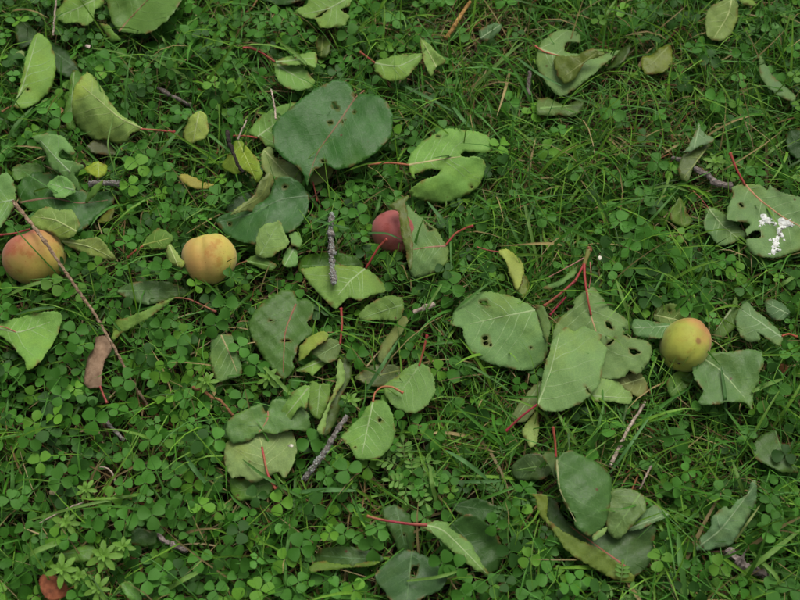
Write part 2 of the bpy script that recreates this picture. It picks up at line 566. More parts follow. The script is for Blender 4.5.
def stalk(parent, off, pts, zs, r0, r1, color, name='petiole', seed=0):
    p = np.array([(a[0], a[1]) for a in pts], float)
    q = catmull(np.column_stack([p, zs]), False, 2.0)
    W = at(q[:, 0], q[:, 1], q[:, 2])
    u = np.linspace(0, 1, len(W)); rr = .84 * np.linspace(r0, r1, len(W)) * (1 + .35 * np.exp(-((1 - u) / .07) ** 2) - .12 * np.sin(u * 3.14)) / 1000
    V, F = tube(W - off, rr, 7, .08, seed)
    ob = link(name, mesh_np(name, V, F, True, [M_PETIOLE]), parent)
    ob.color = (*color, 1)
    for x, y, z in q: cover(ell(x, y, 2.2, 2.2, 6), lambda X, Y, z=z: np.full(X.shape, z))
    return ob


def facet(parent, off, part, key, outline, rib=None, holes=(), z=24, tilt=None, fold=0.06, curl=0.0, seed=0, veins=5, wob=1.0, serr=.45,
          ribcol=None, mat=None, color=None):
    r = np.random.default_rng(seed + 900)
    if tilt is None: tilt = r.uniform(-.15, .15, 2)
    if curl == 0.0: curl = r.uniform(-.38, .30)
    if wob == 1.0: wob = 1.5
    holes = [list(h) for h in holes]
    zf = make_zf(outline, rib, z, tilt, fold, curl, seed, wob)
    V, F, o, hs, rim = blade_mesh(outline, holes, zf, off, seed, serr)
    up = key in UPPER
    m0, m1 = (M_UPPER, M_UNDER) if up else (M_UNDER, M_UPPER)
    if mat is not None: m0 = m1 = mat
    me = mesh_np(part, V, F, True, [m0, m1], np.repeat(rim[:, None], 3, 1))
    b = link(part, me, parent)
    cc = np.array(color if color is not None else COL[key]) * ((1.10, 1.05, .90) if up else (1.06, 1.08, 1.02))
    cc = cc * r.uniform(.9, 1.1) * (1 + r.uniform(-.06, .06, 3))
    b.color = (*np.clip(cc, 0, 1), 1)
    so = b.modifiers.new('thickness', 'SOLIDIFY'); so.thickness = .00035; so.offset = -1; so.material_offset = 1
    if rib is not None and veins:
        vs, R = side_veins(rib, o, hs, veins, seed)
        R = np.array([q for q in R if inside(q[0], q[1], o)])
        hgt = (.32 if not up else .14) + max(fold, 0) * 1.6
        paths = [(v, .48, .14, hgt * .6) for v in vs]
        vc = VEINC[key]
        if len(paths):
            Vv, Fv = vein_mesh(paths, zf, off)
            ob = link('side_veins', mesh_np('side_veins', Vv, Fv, True, [M_VEIN]), b); ob.color = (*(np.array(vc) * .5 + cc * .5), 1)
        if len(R) > 3:
            Vv, Fv = vein_mesh([(R, 1.0, .3, hgt * 1.4)], zf, off)
            ob = link('midrib', mesh_np('midrib', Vv, Fv, True, [M_VEIN]), b); ob.color = (*(ribcol or vc), 1)
    cover(o, zf, hs)
    return b, zf


def leaf(label, key, outline, rib=None, pet=None, holes=(), z=24, tilt=None, fold=.06, curl=0.0, veins=5, flaps=(), petcol=RED, pr=(1.0, 1.25),
         petdz=(0, -3), name='apricot_leaf', cat='leaf', group='apricot leaves fallen on the lawn', wob=1.0, serr=.45, ribcol=None, mat=None, color=None):
    LEAFN[0] += 1
    seed = 100 + LEAFN[0] * 7
    p = np.asarray([q[:2] for q in outline], float); c = p.mean(0)
    off = at(c[0], c[1], 0.0)
    t = thing(name, off, label, cat, group)
    global LEAF_ZF
    b, zf = facet(t, off, 'blade', key, outline, rib, holes, z, tilt, fold, curl, seed, veins, wob, serr, ribcol, mat, color)
    if 'bird dropping' in label: LEAF_ZF = zf
    for i, f in enumerate(flaps):
        f = dict(f); f.setdefault('seed', seed + 3 + i)
        facet(t, off, f.pop('part', 'folded_flap'), f.pop('key'), f.pop('outline'), **f)
    if pet is not None:
        pz = float(zf(np.array(float(pet[0][0])), np.array(float(pet[0][1])))) + .3
        zs = np.linspace(pz + petdz[0], pz + petdz[1], len(pet)); zs[0] = pz
        stalk(t, off, pet, zs, pr[0], pr[1], petcol, seed=seed)
    return t


def ell(x, y, rx, ry, n=8, a=0.0):
    return [(x + rx * math.cos(a + k * 6.2832 / n), y + ry * math.sin(a + k * 6.2832 / n)) for k in range(n)]


# ------------------------------------------------------------------ the leaves, left to right and top to bottom
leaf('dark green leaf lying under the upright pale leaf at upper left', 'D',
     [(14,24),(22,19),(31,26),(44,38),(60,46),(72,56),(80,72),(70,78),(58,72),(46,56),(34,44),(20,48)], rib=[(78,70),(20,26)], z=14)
leaf('long grey-green leaf with one pinhole, standing upright at upper left', 'U',
     [(37.5,33),(49,41),(55.5,59),(54.5,78),(50,91),(37.5,102),(24,109),(14,106),(15.5,99),(21,82),(24,65),(29,47)],
     rib=[(13,107),(22,88),(30,62),(37,36)], holes=[ell(27.5, 89.5, 1.6, 1.5)], z=30, tilt=(-.25,-.12), curl=-.35, pet=[(14,106),(8,108),(2,112)], petcol=BROWNP)
leaf('narrow green leaf edge showing left of the pale cupped leaf', 'UM',
     [(72,70),(82,75),(77,92),(76,118),(75,128),(68,130),(64,112),(68,98)], rib=[(74,72),(70,128)], z=22, fold=-.1)
leaf('pale yellow-green cupped leaf with red stalk pointing right, upper left', 'UY',
     [(87.5,72.5),(100,85),(110,102),(122.5,116),(142,128),(130,134),(127,140),(120,144),(107,140),(92,138),(80,130),(72.5,117),(72,102),(75,87)],
     rib=[(142,128.5),(120,118),(100,101),(82,86)], pet=[(141,129),(160,130.5),(175,132)], z=32, tilt=(-.1,-.18), curl=-.5, fold=-.12, petcol=(.40,.06,.05))
leaf('scrap of dark leaf just under the pale cupped leaf', 'O', [(86,147),(95,140),(104,137),(112,146),(115,155),(95,153)], z=14, color=(0.060,0.085,0.030))
leaf('large dark blue-green leaf under the torn leaves above the left apricot', 'T',
     [(17,188),(22,180),(33,173),(50,173),(68,182),(88,192),(114,191),(113,203),(100,214),(84,229),(74,232),(60,220),(40,215),(26,208),(19,200)],
     rib=[(17,203),(50,198),(80,203),(108,200)], z=19, tilt=(.02,-.05), fold=.1, ribcol=(.22,.13,.08))
leaf('green leaf scrap left of the torn folded pale leaf', 'G', [(12,168),(22,164),(36,163),(45,168),(40,175),(26,178),(15,180)], rib=[(12,170),(44,170)], z=17)
leaf('torn pale grey leaf folded like a beak above the dark blue-green leaf', 'UB',
     [(32,137),(47.5,133),(62.5,137),(75,151),(72,155),(61,150),(60,157.5),(84,165),(82,169),(75,174),(81,187.5),(80.5,193),(72.5,187.5),(60,174),(51,167.5),(42.5,147.5)],
     rib=[(70,172),(56,158),(40,140)], z=33, tilt=(-.1,-.25), fold=-.15, veins=4, pet=[(70,173),(66,166),(63,162)], pr=(.5,.7), petcol=ORANGE, petdz=(0,1))
leaf('small pale ragged leaf piece lying on the dark blue-green leaf', 'UB',
     [(46,187),(51,180),(61,175.5),(72,182),(75,192),(62,198),(54,196),(51,190)], rib=[(74,190),(50,184)], z=29, tilt=(.1,-.15), veins=4)
leaf('yellow-green triangular leaf tip beside the grey twig stub', 'Y', [(85,168),(97,161),(107,166),(105,174),(99,178),(91,174)], rib=[(98,162),(99,177)], z=24, veins=3)
leaf('thin pale leaf sliver pointing up at the grey twig stub', 'UM', [(85,202),(90,190),(102,180),(103,184),(96,194),(87,203)], z=27, tilt=(.2,-.2))
leaf('green leaf rim showing below the dark blue-green leaf', 'O', [(97,222),(104,213),(112,206),(114,212),(110,220),(100,224)], z=15, tilt=(.2,.1))
leaf('pale yellow-green round leaf leaning on top of the left apricot', 'UY',
     [(30,221),(37,211),(47,207),(60,210),(72,210),(80,225),(77,232),(72,237),(60,239),(50,232),(40,229)], rib=[(77,232),(55,220),(34,217)], z=40, tilt=(-.08,-.2), curl=-.3, veins=4, pet=[(30,229),(16,233),(0,235)], petcol=CRIM, pr=(.8,1.0), petdz=(0,-1))
leaf('curved pale leaf running right from the left apricot', 'UY',
     [(60,239),(75,240),(97,238),(107,245),(115,260),(100,258),(85,254),(70,247)], rib=[(62,241),(90,247),(112,258)], z=28, tilt=(-.1,-.25), veins=4, color=(0.200,0.285,0.074))
leaf('pale grey-green leaf cut by the left edge above the left apricot', 'UB',
     [(-18,184),(0,174),(8,173),(14,183),(15.5,197),(11,212),(0,227),(-14,232),(-28,210)], rib=[(14,200),(-24,206)], z=33, tilt=(-.1,-.05))
leaf('torn pale leaf cut by the top edge near the upper left corner', 'U',
     [(49,22),(57,10),(70,-4),(98,-8),(104,3),(95,10),(93,20),(85,26),(75,22),(65,23),(57,20)], rib=[(98,-2),(78,8),(55,18)], z=28, tilt=(.1,-.1))
leaf('large two-tone green leaf cut by the top edge, left of centre', 'G',
     [(119,31),(112,21),(108,8),(106,-12),(130,-24),(160,-22),(185,-12),(178,6),(165,22),(150,32),(135,33)], rib=[(119,31),(138,10),(165,-18)], z=30, tilt=(.12,.0), fold=.34, veins=5, ribcol=(.20,.12,.05))
leaf('small olive leaf curl under the two-tone leaf', 'UM', [(100,24),(107,24),(113,31),(118,36),(121,40),(112,42),(108,36),(104,30)], z=22, tilt=(.1,-.2))
leaf('small pale leaf tip with pinkish lower edge beside a grass blade', 'UY',
     [(184,131),(189,118),(199,111),(206,115),(208,128),(206,137),(196,142),(190,144),(183,138)], rib=[(199,112),(193,142)], z=33, tilt=(.25,-.2), fold=-.2, veins=3, color=(0.250,0.340,0.082))
leaf('curled yellow-green leaf crossed by a dark twig', 'Y',
     [(222,165),(227,157),(237,140),(250,150),(260,165),(262,177),(256,183),(251,175),(245,170),(237,174),(227,171)], rib=[(238,141),(246,158),(256,180)], z=26, tilt=(.2,-.1), fold=.2, veins=4)
leaf('yellowing leaf scrap with reddish rim above the middle-left apricot', 'Y', [(179,176),(185,174),(195,178),(207,183),(214,184),(206,189),(188,186)], z=20, color=(0.330,0.300,0.070))
leaf('bright green leaf with brown rim and red stalk left of the second apricot', 'Y',
     [(142,245),(150,235),(160,228),(173,237),(170,245),(160,250),(150,248)], rib=[(143,245),(170,238)], pet=[(143,246),(135,251),(127,258)], z=26, veins=3, color=(0.110,0.230,0.040))
leaf('small pale leaf curl touching the left side of the second apricot', 'UY', [(166,250),(170,244),(175,249),(179,256),(185,262),(182,268),(176,266),(169,263)], rib=[(169,245),(178,266)], z=34, tilt=(.2,-.2), fold=-.25, veins=3)
leaf('dark leaf cut by the top edge with a red stalk', 'D', [(255,-6),(262,0),(280,5),(303,0),(306,-8),(280,-14)], rib=[(256,-4),(300,-6)], z=16, pet=[(257,0),(252,8),(246,13)], petcol=BROWNP)
leaf('torn two-lobed pale leaf cut by the top edge', 'U',
     [(296,10),(307,4),(312,-6),(350,-8),(350,5),(340,10),(346,13),(349.5,17),(345,25),(334,27),(320,28),(316,20),(307,18),(300,15)], rib=[(350,-4),(330,8),(304,14)], z=30, holes=[[(316,17),(326,10),(329,8),(321,16)]])
leaf('small olive leaf between the torn top leaf and the dark heart leaf', 'O', [(316,40),(324,35),(331,45),(326,57),(318,55)], rib=[(323,36),(321,56)], z=16, veins=3, color=(0.070,0.120,0.025))
leaf('folded pale leaf with long red stalk above the dark heart leaf', 'U',
     [(274,64),(283,65),(300,65.5),(308,72),(315,82),(310,88),(300,91),(288,88),(278,80)], rib=[(275,63),(292,74),(310,84)], z=26, tilt=(0,.1), veins=4,
     flaps=[dict(key='U', outline=[(275,61),(290,56),(315,52),(315.5,67),(305,64),(285,65)], rib=[(276,62),(314,58)], z=30, tilt=(0,.25), veins=3)],
     pet=[(275,62),(262,53),(250,48),(243,48)], petdz=(0,2))
leaf('pale leaf with red stalk poking out behind the dark heart leaf', 'U',
     [(249,132),(260,117),(275,108),(290,103),(302,104),(296,125),(290,143),(280,148),(268,147),(258,138)], rib=[(257,137),(292,112)], pet=[(257,138),(245,136),(232,136)], z=22, tilt=(.05,-.05))
leaf('torn pale leaf pieces under the lower left of the dark heart leaf', 'UY',
     [(262,152),(271,147),(275,157),(287,161),(297,167),(302,180),(296,188),(282,184),(270,176),(262,168)], rib=[(264,150),(294,182)], z=21, color=(0.170,0.250,0.082), veins=4)
leaf('olive leaf scrap under the tip of the dark heart leaf', 'O', [(309,176),(317,168),(326,163),(334,168),(330,177),(322,183),(312,185)], z=18, pet=[(313,182),(315,191),(317,201)], pr=(.6,.6), color=(0.120,0.170,0.050))
leaf('large dark heart-shaped leaf with small holes along its midrib', 'T',
     [(272,132),(277,120),(300,100),(317,88),(335,80),(347,82),(354,92),(355,98),(360,94),(375,94.5),(386,101),(393,117),(391,135),(385,143),(370,157),(350,167),(335,169),(325,163),(322,167),(315,169),(309,180),(307,186),(304,176),(297,167),(282,157),(275,147)],
     rib=[(355,98),(337,125),(318,152),(308,180)], pet=[(355,98),(360,94),(364,91)], pr=(.7,.8), petcol=(.20,.10,.05),
     holes=[[(333,102),(336,106),(339,109),(335,109),(332.6,105)],[(328,122),(332.5,121.5),(333,123.5),(329,124)],[(342,121.5),(344.6,118),(345,120.5),(342.6,123)],ell(354,112.5,1.4,.9),[(321,160),(326,161),(323,163)]],
     z=36, tilt=(-.02,-.06), fold=.10, veins=5, wob=.9, ribcol=(.17,.10,.045), serr=.3)
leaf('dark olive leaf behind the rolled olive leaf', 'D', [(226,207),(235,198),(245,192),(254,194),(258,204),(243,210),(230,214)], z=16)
leaf('large blue-green leaf with two pinholes below the heart leaf', 'T',
     [(215,220),(227,213),(245,208),(262,202),(271,192),(275,178),(290,177),(302,185),(309,197),(307,212),(300,225),(290,232),(275,235),(258,242),(254,244),(240,241),(227,235),(219,226)],
     rib=[(308,196),(280,200),(250,214),(219,222)], holes=[ell(285,187,1.8,1.6),ell(229.5,224,1.7,1.7)], z=25, tilt=(.03,-.05), fold=.07, serr=.3, ribcol=(.08,.15,.06), color=(0.040,0.125,0.036))
leaf('rolled olive leaf lying on the large blue-green leaf', 'O',
     [(231,214),(242,204),(254,195),(261,180),(269,171),(274,179),(271,190),(271,197),(262,207),(254,211),(241,212)], rib=[(270,173),(262,195),(236,211)], z=32, tilt=(-.1,-.1), curl=-.6, fold=-.15, veins=4, color=(0.140,0.180,0.060))
leaf('pale torn leaf beneath the blue-green leaf, right of the second apricot', 'UM',
     [(256,240),(259,230),(265,225),(280,221),(283,230),(289,240),(287,247),(275,254),(267,258),(256,255)], rib=[(260,255),(278,224)], z=31, tilt=(.1,-.1), color=(0.150,0.240,0.074))
leaf('small pale leaf chip right of the torn leaf by the blue-green leaf', 'UB', [(289,234),(296,232),(302,240),(300,247),(292,245)], z=27, wob=.5)
leaf('lower small pale leaf chip near the top of the lichen twig', 'UB', [(282,260),(286,250),(291,246),(297,252),(297,264),(286,267)], rib=[(294,248),(285,265)], z=26, veins=3)
leaf('small green leaf with a brown stalk right of the second apricot', 'G', [(246,261),(256,255),(265,257),(276,266),(270,270),(258,267)], rib=[(247,261),(274,267)], pet=[(247,261),(241,263),(235,266)], petcol=BROWNP, pr=(.6,.7), z=25, veins=3)
leaf('flat pale almond leaf with red stalk at top centre', 'U', [(375,62),(390,57),(410,54),(424,54),(416,67),(406,78),(396,81),(384,79),(376,72)], rib=[(375,63),(398,66),(422,55)], pet=[(375,63),(367,57),(360,52)], z=31, tilt=(.05,.02), veins=4, curl=-.3)
leaf('pointed yellow-green leaf with a pale midrib at top centre', 'UY', [(419.5,36),(426,41),(432,47),(445,61),(437,67),(431,76),(425,65),(422,50)], rib=[(437,68),(430,55),(420,37)], z=31, tilt=(.1,-.2), fold=.25, veins=4, color=(0.165,0.280,0.070), ribcol=(.30,.38,.13))
leaf('small oval blue-green leaf below the ochre stem', 'UB', [(479,31),(486,26),(494,23),(501,24),(499,32),(487,41),(480,39)], rib=[(480,39),(500,25)], z=27, veins=3, color=(0.100,0.200,0.074))
leaf('pale leaf with two torn notches and orange stalk at upper centre', 'U',
     [(408,163),(411,154),(422,142),(445,129),(465,130),(485,134),(491,142),(489,151),(475,152.5),(465,151),(461,155),(466,157.5),(477,156),(486,164),(482,180),(472,192),(450,202),(427,201),(411,195),(409,191),(422,180),(435,176),(440,170),(427,169),(422,172),(415,174),(416,179),(412,177),(409,169)],
     rib=[(408,165),(430,161),(461,156.5)], pet=[(409,165),(390,163),(368,164.5)], petcol=ORANGE, ribcol=(.40,.36,.16), z=33, tilt=(.02,-.1), fold=-.06, holes=[ell(438,136,2.2,.9), ell(472,187,1.3,1)], veins=5)
leaf('green leaf with a dark folded edge beside the red apricot', 'UM',
     [(406,206),(413,211),(427,222),(437,230),(446,245),(449,250),(447,262),(438,270),(425,276),(414,277),(410,270),(407,250)], rib=[(446,246),(430,247),(411,250)], z=31, tilt=(.1,-.05), veins=4, color=(0.120,0.220,0.075), ribcol=(.30,.16,.10),
     flaps=[dict(key='O', outline=[(389,206),(396,200),(407,195),(409,197.5),(406,202),(407,215),(411,230),(413,242),(412.5,262),(410,270),(407,262),(406,250),(401,234),(399,217),(397,211)], rib=[(402,199),(407,225),(411,266)], z=52, tilt=(.1,.08), veins=0, color=(0.075,0.125,0.025))],
     pet=[(446,245),(455,234),(466,228),(473,226)], petdz=(0,8), holes=[[(424,221),(429,226),(433,229),(430,231),(427,228)]])
leaf('pale torn leaf at the bottom of the upper lichen twig, red stalk', 'U',
     [(301,269),(312,267),(330,265),(362,267),(375,275),(384,286),(385,292),(372,295),(360,301),(350,297),(344,301),(336,309),(325,300),(312,287),(304,275)],
     rib=[(366,268),(352,279),(338,295)], pet=[(366,268),(372,258),(379,247),(387,239)], petdz=(0,16), z=27, tilt=(-.03,.06), fold=-.06)
leaf('dark green leaf behind the pale leaf under the upper lichen twig', 'TM', [(299,271),(300,258),(315,253),(335,252),(355,256),(364,266),(350,274),(320,276)], rib=[(302,266),(360,264)], z=15)
leaf('smooth olive-green leaf left of the pale bark chip', 'UM', [(359,317),(362,310),(372,302),(387,296),(400,297),(404,303),(403,312),(399,320),(380,320),(365,321)], rib=[(402,305),(380,312),(362,318)], z=29, veins=4, tilt=(0,-.1), color=(0.125,0.215,0.055), curl=-.4)
leaf('narrow pale rolled leaf hanging below the bark chip', 'UY', [(378,359),(381,345),(390,332),(403,316),(408,321),(405,328),(393,345),(383,364)], rib=[(405,320),(392,338),(381,361)], z=27, tilt=(.2,-.1), fold=-.3, veins=0, color=(0.170,0.220,0.070))
leaf('large dark green leaf with reddish midrib left of the crossed red stalks', 'TM',
     [(249,325),(254,312),(267,300),(282,290),(294,291),(297,301),(303,299),(310,300),(314,307),(312,317),(307,322),(313,330),(311,335),(299,344),(297,353),(292,360),(294,368),(284,379),(275,372),(265,360),(254,342)],
     rib=[(296,304),(290,318),(285,335),(283,375)], z=25, tilt=(.03,.02), fold=.1, ribcol=(.22,.09,.045), holes=[ell(271,320.5,2,.8),[(281,341),(287,339),(291,341),(285,342)]], color=(0.060,0.140,0.030))
leaf('folded leaf with crossed red stalks and a yellow-green rim, left of centre', 'UM',
     [(313,351),(330,338),(341,343),(340,350),(335,360),(325,362),(318,357)], rib=[(340,344),(318,356)], z=25, veins=3, color=(0.120,0.190,0.060),
     flaps=[dict(key='UY', outline=[(299,360),(300,347),(310,336),(322,331),(329,335),(325,340),(312,350),(305,358)], rib=[(327,334),(301,358)], z=31, tilt=(.15,.1), veins=0, color=(0.200,0.300,0.060)),
            dict(key='U', part='lower_flap', outline=[(296,371),(305,365),(322,357),(325,364),(318,370),(312,376),(307,372)], rib=[(324,360),(300,370)], z=21, veins=3)],
     pet=[(340,344),(342,325),(341,308)], petdz=(0,6))
leaf('pale leaf with a thin stalk below the middle-left twig litter', 'U', [(210,360),(211,342),(220,334),(232,336),(235,350),(241,362),(241,375),(225,380),(216,381)], rib=[(221,335),(229,352),(237,372)], z=25, tilt=(.1,0), fold=-.12, color=(0.140,0.240,0.082), ribcol=(.32,.28,.12))
leaf('long curled leaf with pale edge standing above the lower lichen twig', 'D',
     [(343,358),(352,367),(350,380),(340,398),(340,410),(330,432),(322,434),(330,405),(338,380)], rib=[(346,360),(326,432)], z=20, tilt=(-.1,.1), veins=0, color=(0.075,0.130,0.035),
     flaps=[dict(key='U', outline=[(317,430),(322,417),(335,387),(337,367),(340,357),(345,372),(344,382),(332,402),(327,417),(324,434)], z=28, tilt=(-.3,0), veins=0, color=(0.190,0.280,0.082))])
leaf('pale ragged leaf tip above the pale spotted leaf', 'U', [(280,419),(282,410),(292,392),(302,386),(310,386),(309,397),(306,409),(300,407),(294,415),(291,421),(285,422)], rib=[(308,388),(284,418)], z=33, tilt=(.1,-.2), veins=4)
leaf('grey-green leaf between the ragged tip and the curled leaf', 'UM', [(310,382),(320,384),(330,385),(329,400),(320,419),(312,415),(308,405)], rib=[(320,385),(317,416)], z=25, veins=4)
leaf('dark green lobed leaf partly covering the pale spotted leaf', 'TM',
     [(226,432),(229,420),(242,411),(261,404),(266,414),(272,401),(286,399),(307,412),(310,425),(307,432),(292,430),(275,434),(262,432),(250,440),(232,443)], rib=[(268,408),(267,420),(255,438)], z=31, tilt=(0,-.05), fold=.05, color=(.085,.18,.05), ribcol=(.3,.14,.07), veins=4)
leaf('pale brown-spotted leaf with a red stalk at lower left centre', 'UY',
     [(224,450),(228,441),(245,433),(262,428),(275,431),(292,432),(297,452),(286,477),(277,472),(267,478),(252,483),(240,476),(232,478),(225,465)], rib=[(266,470),(262,447),(258,432)], pet=[(262,447),(266,467),(269,477),(276,489)], petdz=(1,3), z=26, color=(0.210,0.320,0.102), veins=4, tilt=(0,.05))
leaf('green leaf hidden under the pale brown-spotted leaf', 'G', [(230,478),(245,478),(265,479),(275,487),(260,499),(238,500),(231,492)], rib=[(270,483),(235,492)], z=16)
leaf('pale leaf with one hole and a hooked red-orange stalk', 'U',
     [(341,437),(350,427),(360,417),(372,401),(384,401),(392,412),(395,430),(392,445),(380,457),(370,459.5),(357,459),(350,447),(345,442)],
     rib=[(373,402),(369,420),(362,455)], pet=[(373,402),(375,393),(382,387),(392,387),(403,393)], petcol=ORANGE, pr=(.9,1.1), petdz=(0,2), holes=[ell(380,420,2,1.8),ell(355,447,1.2,1)], z=30, tilt=(.02,.03))
leaf('olive leaf edge behind the pale leaf with the hooked stalk', 'O', [(355,378),(375,364),(400,366),(404,376),(392,388),(372,386)], rib=[(402,370),(358,380)], z=17, color=(0.085,0.140,0.050))
leaf('round pale leaf with an upright red stalk near the centre', 'UM',
     [(383,388),(390,380),(398,376),(406,368),(418,363),(428,367),(434,378),(435,391),(428,404),(415,413),(400,410),(390,402)], rib=[(419,366),(408,382),(394,400)], pet=[(419,366),(423,352),(427,335)], petdz=(0,10), z=27, color=(0.135,0.240,0.070), curl=-.2)
leaf('large flat pale leaf with round holes right of centre', 'U',
     [(451,322),(454,312),(462,302),(472,294),(492,292),(510,296),(525,302),(534,309),(542,322),(546,332),(548,350),(543,362),(532,369),(520,370),(500,366),(482,360),(470,350),(464,337),(463,329),(452,325)],
     rib=[(536,310),(505,316),(470,324)], holes=[[(479,301),(486,301),(487.5,306),(481,304)],[(482,338),(487,336),(488,339),(484,340)],[(483,342),(487,341),(488,345),(484,345)],ell(490.5,345,1.2,1.6),ell(531,348,1,1.5)],
     z=30, tilt=(.0,.03), fold=.05, color=(0.145,0.260,0.086))
leaf('narrow curled green leaf between the holed leaf and the sprig', 'UM', [(535,305),(545,307),(550,327),(547,342),(543,334),(540,320)], rib=[(538,307),(547,338)], z=33, tilt=(.3,0), veins=0, color=(0.120,0.200,0.060))
leaf('curled yellow leaf with a red stalk above the holed leaf', 'P',
     [(498,252),(503,249),(512,252),(522,262),(524,272),(522,278),(520,286),(516,290),(510,275),(506,262)], rib=[(500,251),(512,262),(518,286)], z=32, tilt=(.2,0), fold=-.25, veins=0, color=(0.280,0.340,0.074), pet=[(499,252),(487,250),(477,247)], petcol=(.30,.05,.05), pr=(.6,.7),
     flaps=[dict(key='O', outline=[(522,272),(529,281),(528,290),(523,298),(517,291),(521,282)], z=24, veins=0, tilt=(-.2,0))])
leaf('olive leaf left of the red stalk under the big sprig leaves', 'UM', [(511,417),(522,400),(537,382),(543,386),(539,405),(525,421),(515,421)], rib=[(540,385),(515,419)], z=20, color=(0.140,0.200,0.070))
leaf('narrow yellow-green leaf hanging below the big sprig leaves', 'UY', [(522,430),(530,418),(537,409),(539,425),(537,442),(530,447),(524,437)], rib=[(536,411),(529,445)], z=22, fold=-.2, veins=0)
leaf('folded leaf with an olive flap and red stalk at upper right', 'U',
     [(537,54),(543,40),(560,30),(577,32),(580,42),(567,42),(565,52),(574,54),(591,56),(605,54),(619,51),(591,76),(574,89),(560,96),(547,84),(537,67)], rib=[(538,48),(560,56),(590,66)], z=27, tilt=(.03,.02), veins=4, color=(0.150,0.250,0.078),
     pet=[(560,56),(545,52),(535,46)], petcol=(.50,.12,.07), petdz=(1,2), pr=(.6,.9),
     flaps=[dict(key='O', outline=[(555,57),(574,56),(591,49),(605,54),(586,62),(580,71),(574,79),(565,84),(557,73)], rib=[(598,52),(562,78)], z=34, tilt=(.1,-.15), veins=3, color=(0.100,0.150,0.030))])
leaf('dark green pointed leaf right of the olive-flapped leaf', 'D', [(615,58),(619,50),(631,44),(626,59),(613,68),(605,70)], z=20, tilt=(.2,0), color=(0.050,0.100,0.025))
leaf('wavy mid-green leaf below the olive-flapped leaf', 'G', [(538,100),(550,98),(564,105),(582,98),(582,110),(572,117),(560,115),(538,115)], rib=[(540,108),(580,105)], z=20, fold=-.2, color=(0.075,0.150,0.040))
leaf('yellow-olive leaf in the grass at upper right', 'O', [(641,59),(650,55),(658,49),(670,45),(672,62),(662,73),(645,73)], rib=[(668,47),(645,70)], z=21, color=(0.120,0.170,0.025), veins=4)
leaf('pale leaf cut by the top edge at upper right', 'UY', [(706,17),(710,7),(722,1),(732,-6),(738,5),(737,20),(730,35),(720,41),(707,37)], rib=[(732,-4),(728,15),(714,38)], z=27, color=(0.190,0.290,0.082), veins=4, flaps=[dict(key='U', part='torn_lobe', outline=[(736,-4),(748,-2),(757,4),(753,6),(742,3)], z=26, veins=0)])
leaf('narrow pointed grey-green leaf near the right edge, upper right', 'UB', [(760,56),(764,60),(768,68),(772,75),(785,87),(795,95),(794,102),(780,97),(770,89),(762,79),(759,66)], rib=[(794,99),(776,86),(761,58)], z=28, fold=-.15, veins=0, color=(0.120,0.210,0.082))
leaf('dark leaf cut by the right edge above the spattered leaf', 'D', [(786,134),(800,128),(815,140),(812,158),(798,160),(788,150)], rib=[(812,145),(790,142)], z=20)
leaf('arrow-shaped grey leaf with a dark folded half at right', 'UB',
     [(678,152),(686,150),(694,135),(699,122),(702,131),(714,139),(711,142),(702,145),(687,152)], rib=[(700,124),(694,148)], z=31, tilt=(.1,.1), veins=3, color=(0.140,0.220,0.107),
     flaps=[dict(key='O', outline=[(682,157),(690,151),(700,147),(711,144),(700,157),(692,170),(687,182),(680,177),(679,165)], rib=[(708,146),(684,178)], z=25, tilt=(.1,.1), veins=3, color=(0.075,0.120,0.035))])
leaf('small yellow-green leaf in clover below the arrow-shaped leaf', 'O', [(670,212),(675,204),(680,197),(687,212),(692,220),(685,227),(672,222)], rib=[(680,199),(682,225)], z=18, color=(0.100,0.170,0.030), veins=3)
LEAF_DROP = leaf('big pale leaf spattered with white bird dropping at the right edge', 'U',
     [(732,187),(744,184),(760,185),(767,190),(770,185),(780,192),(800,197),(815,205),(822,225),(812,240),(800,250),(785,255),(772,258),(755,255),(747,247),(747,239),(760,237),(761,232),(755,230),(747,236),(745,230),(750,224),(742,222),(735,221),(727,219),(728,207),(733,195)],
     rib=[(745,184),(758,198),(783,217),(812,232)], pet=[(745,185),(737,170),(730,153)], petdz=(0,10), pr=(1.1,1.5), ribcol=(.45,.22,.11), z=30, tilt=(.0,-.02), holes=[[(739,203),(742,204),(743.5,207),(741,207)]], color=(0.135,0.245,0.086))
leaf('grey-green leaf tucked under the left side of the spattered leaf', 'U', [(707,207),(717,209),(725,214),(737,224),(746,235),(740,240),(727,245),(717,244),(710,235),(704,225)], rib=[(708,208),(722,225),(738,238)], z=24, fold=-.15, color=(0.125,0.225,0.078), pet=[(709,209),(702,200),(693,191)], petcol=(.3,.05,.05), pr=(.5,.7), petdz=(0,-4))
leaf('yellowish leaf tucked behind the green apricot', 'UY', [(652,316),(660,306),(675,304),(687,312),(700,322),(700,330),(682,332),(662,324)], rib=[(654,315),(698,324)], z=24, color=(0.150,0.235,0.060), holes=[ell(669.5,311,1.3,1.6)])
leaf('blue-green wavy leaf left of the green apricot', 'UB', [(631,327),(635,319),(642,320),(652,321),(672,325),(668,334),(662,339),(647,337),(635,335)], rib=[(672,326),(634,328)], z=28, color=(0.100,0.200,0.070), veins=4)
leaf('green leaf with pale midrib right of the green apricot', 'UM', [(714,332),(722,320),(730,309),(736,297),(739,312),(737,325),(725,337),(715,342)], rib=[(731,310),(716,330)], z=22, color=(0.085,0.165,0.045), ribcol=(.32,.40,.2))
leaf('twisted pale leaf with a red stalk near the right edge', 'UB',
     [(736,322),(740,307),(747,302),(757,312),(770,322),(782,335),(779,345),(765,337),(757,332),(760,340),(750,342),(740,336)], rib=[(781,337),(760,322),(742,310)], pet=[(782,336),(789,334),(797,337)], petcol=(.35,.08,.04), z=29, fold=-.12, veins=4, color=(0.135,0.235,0.094))
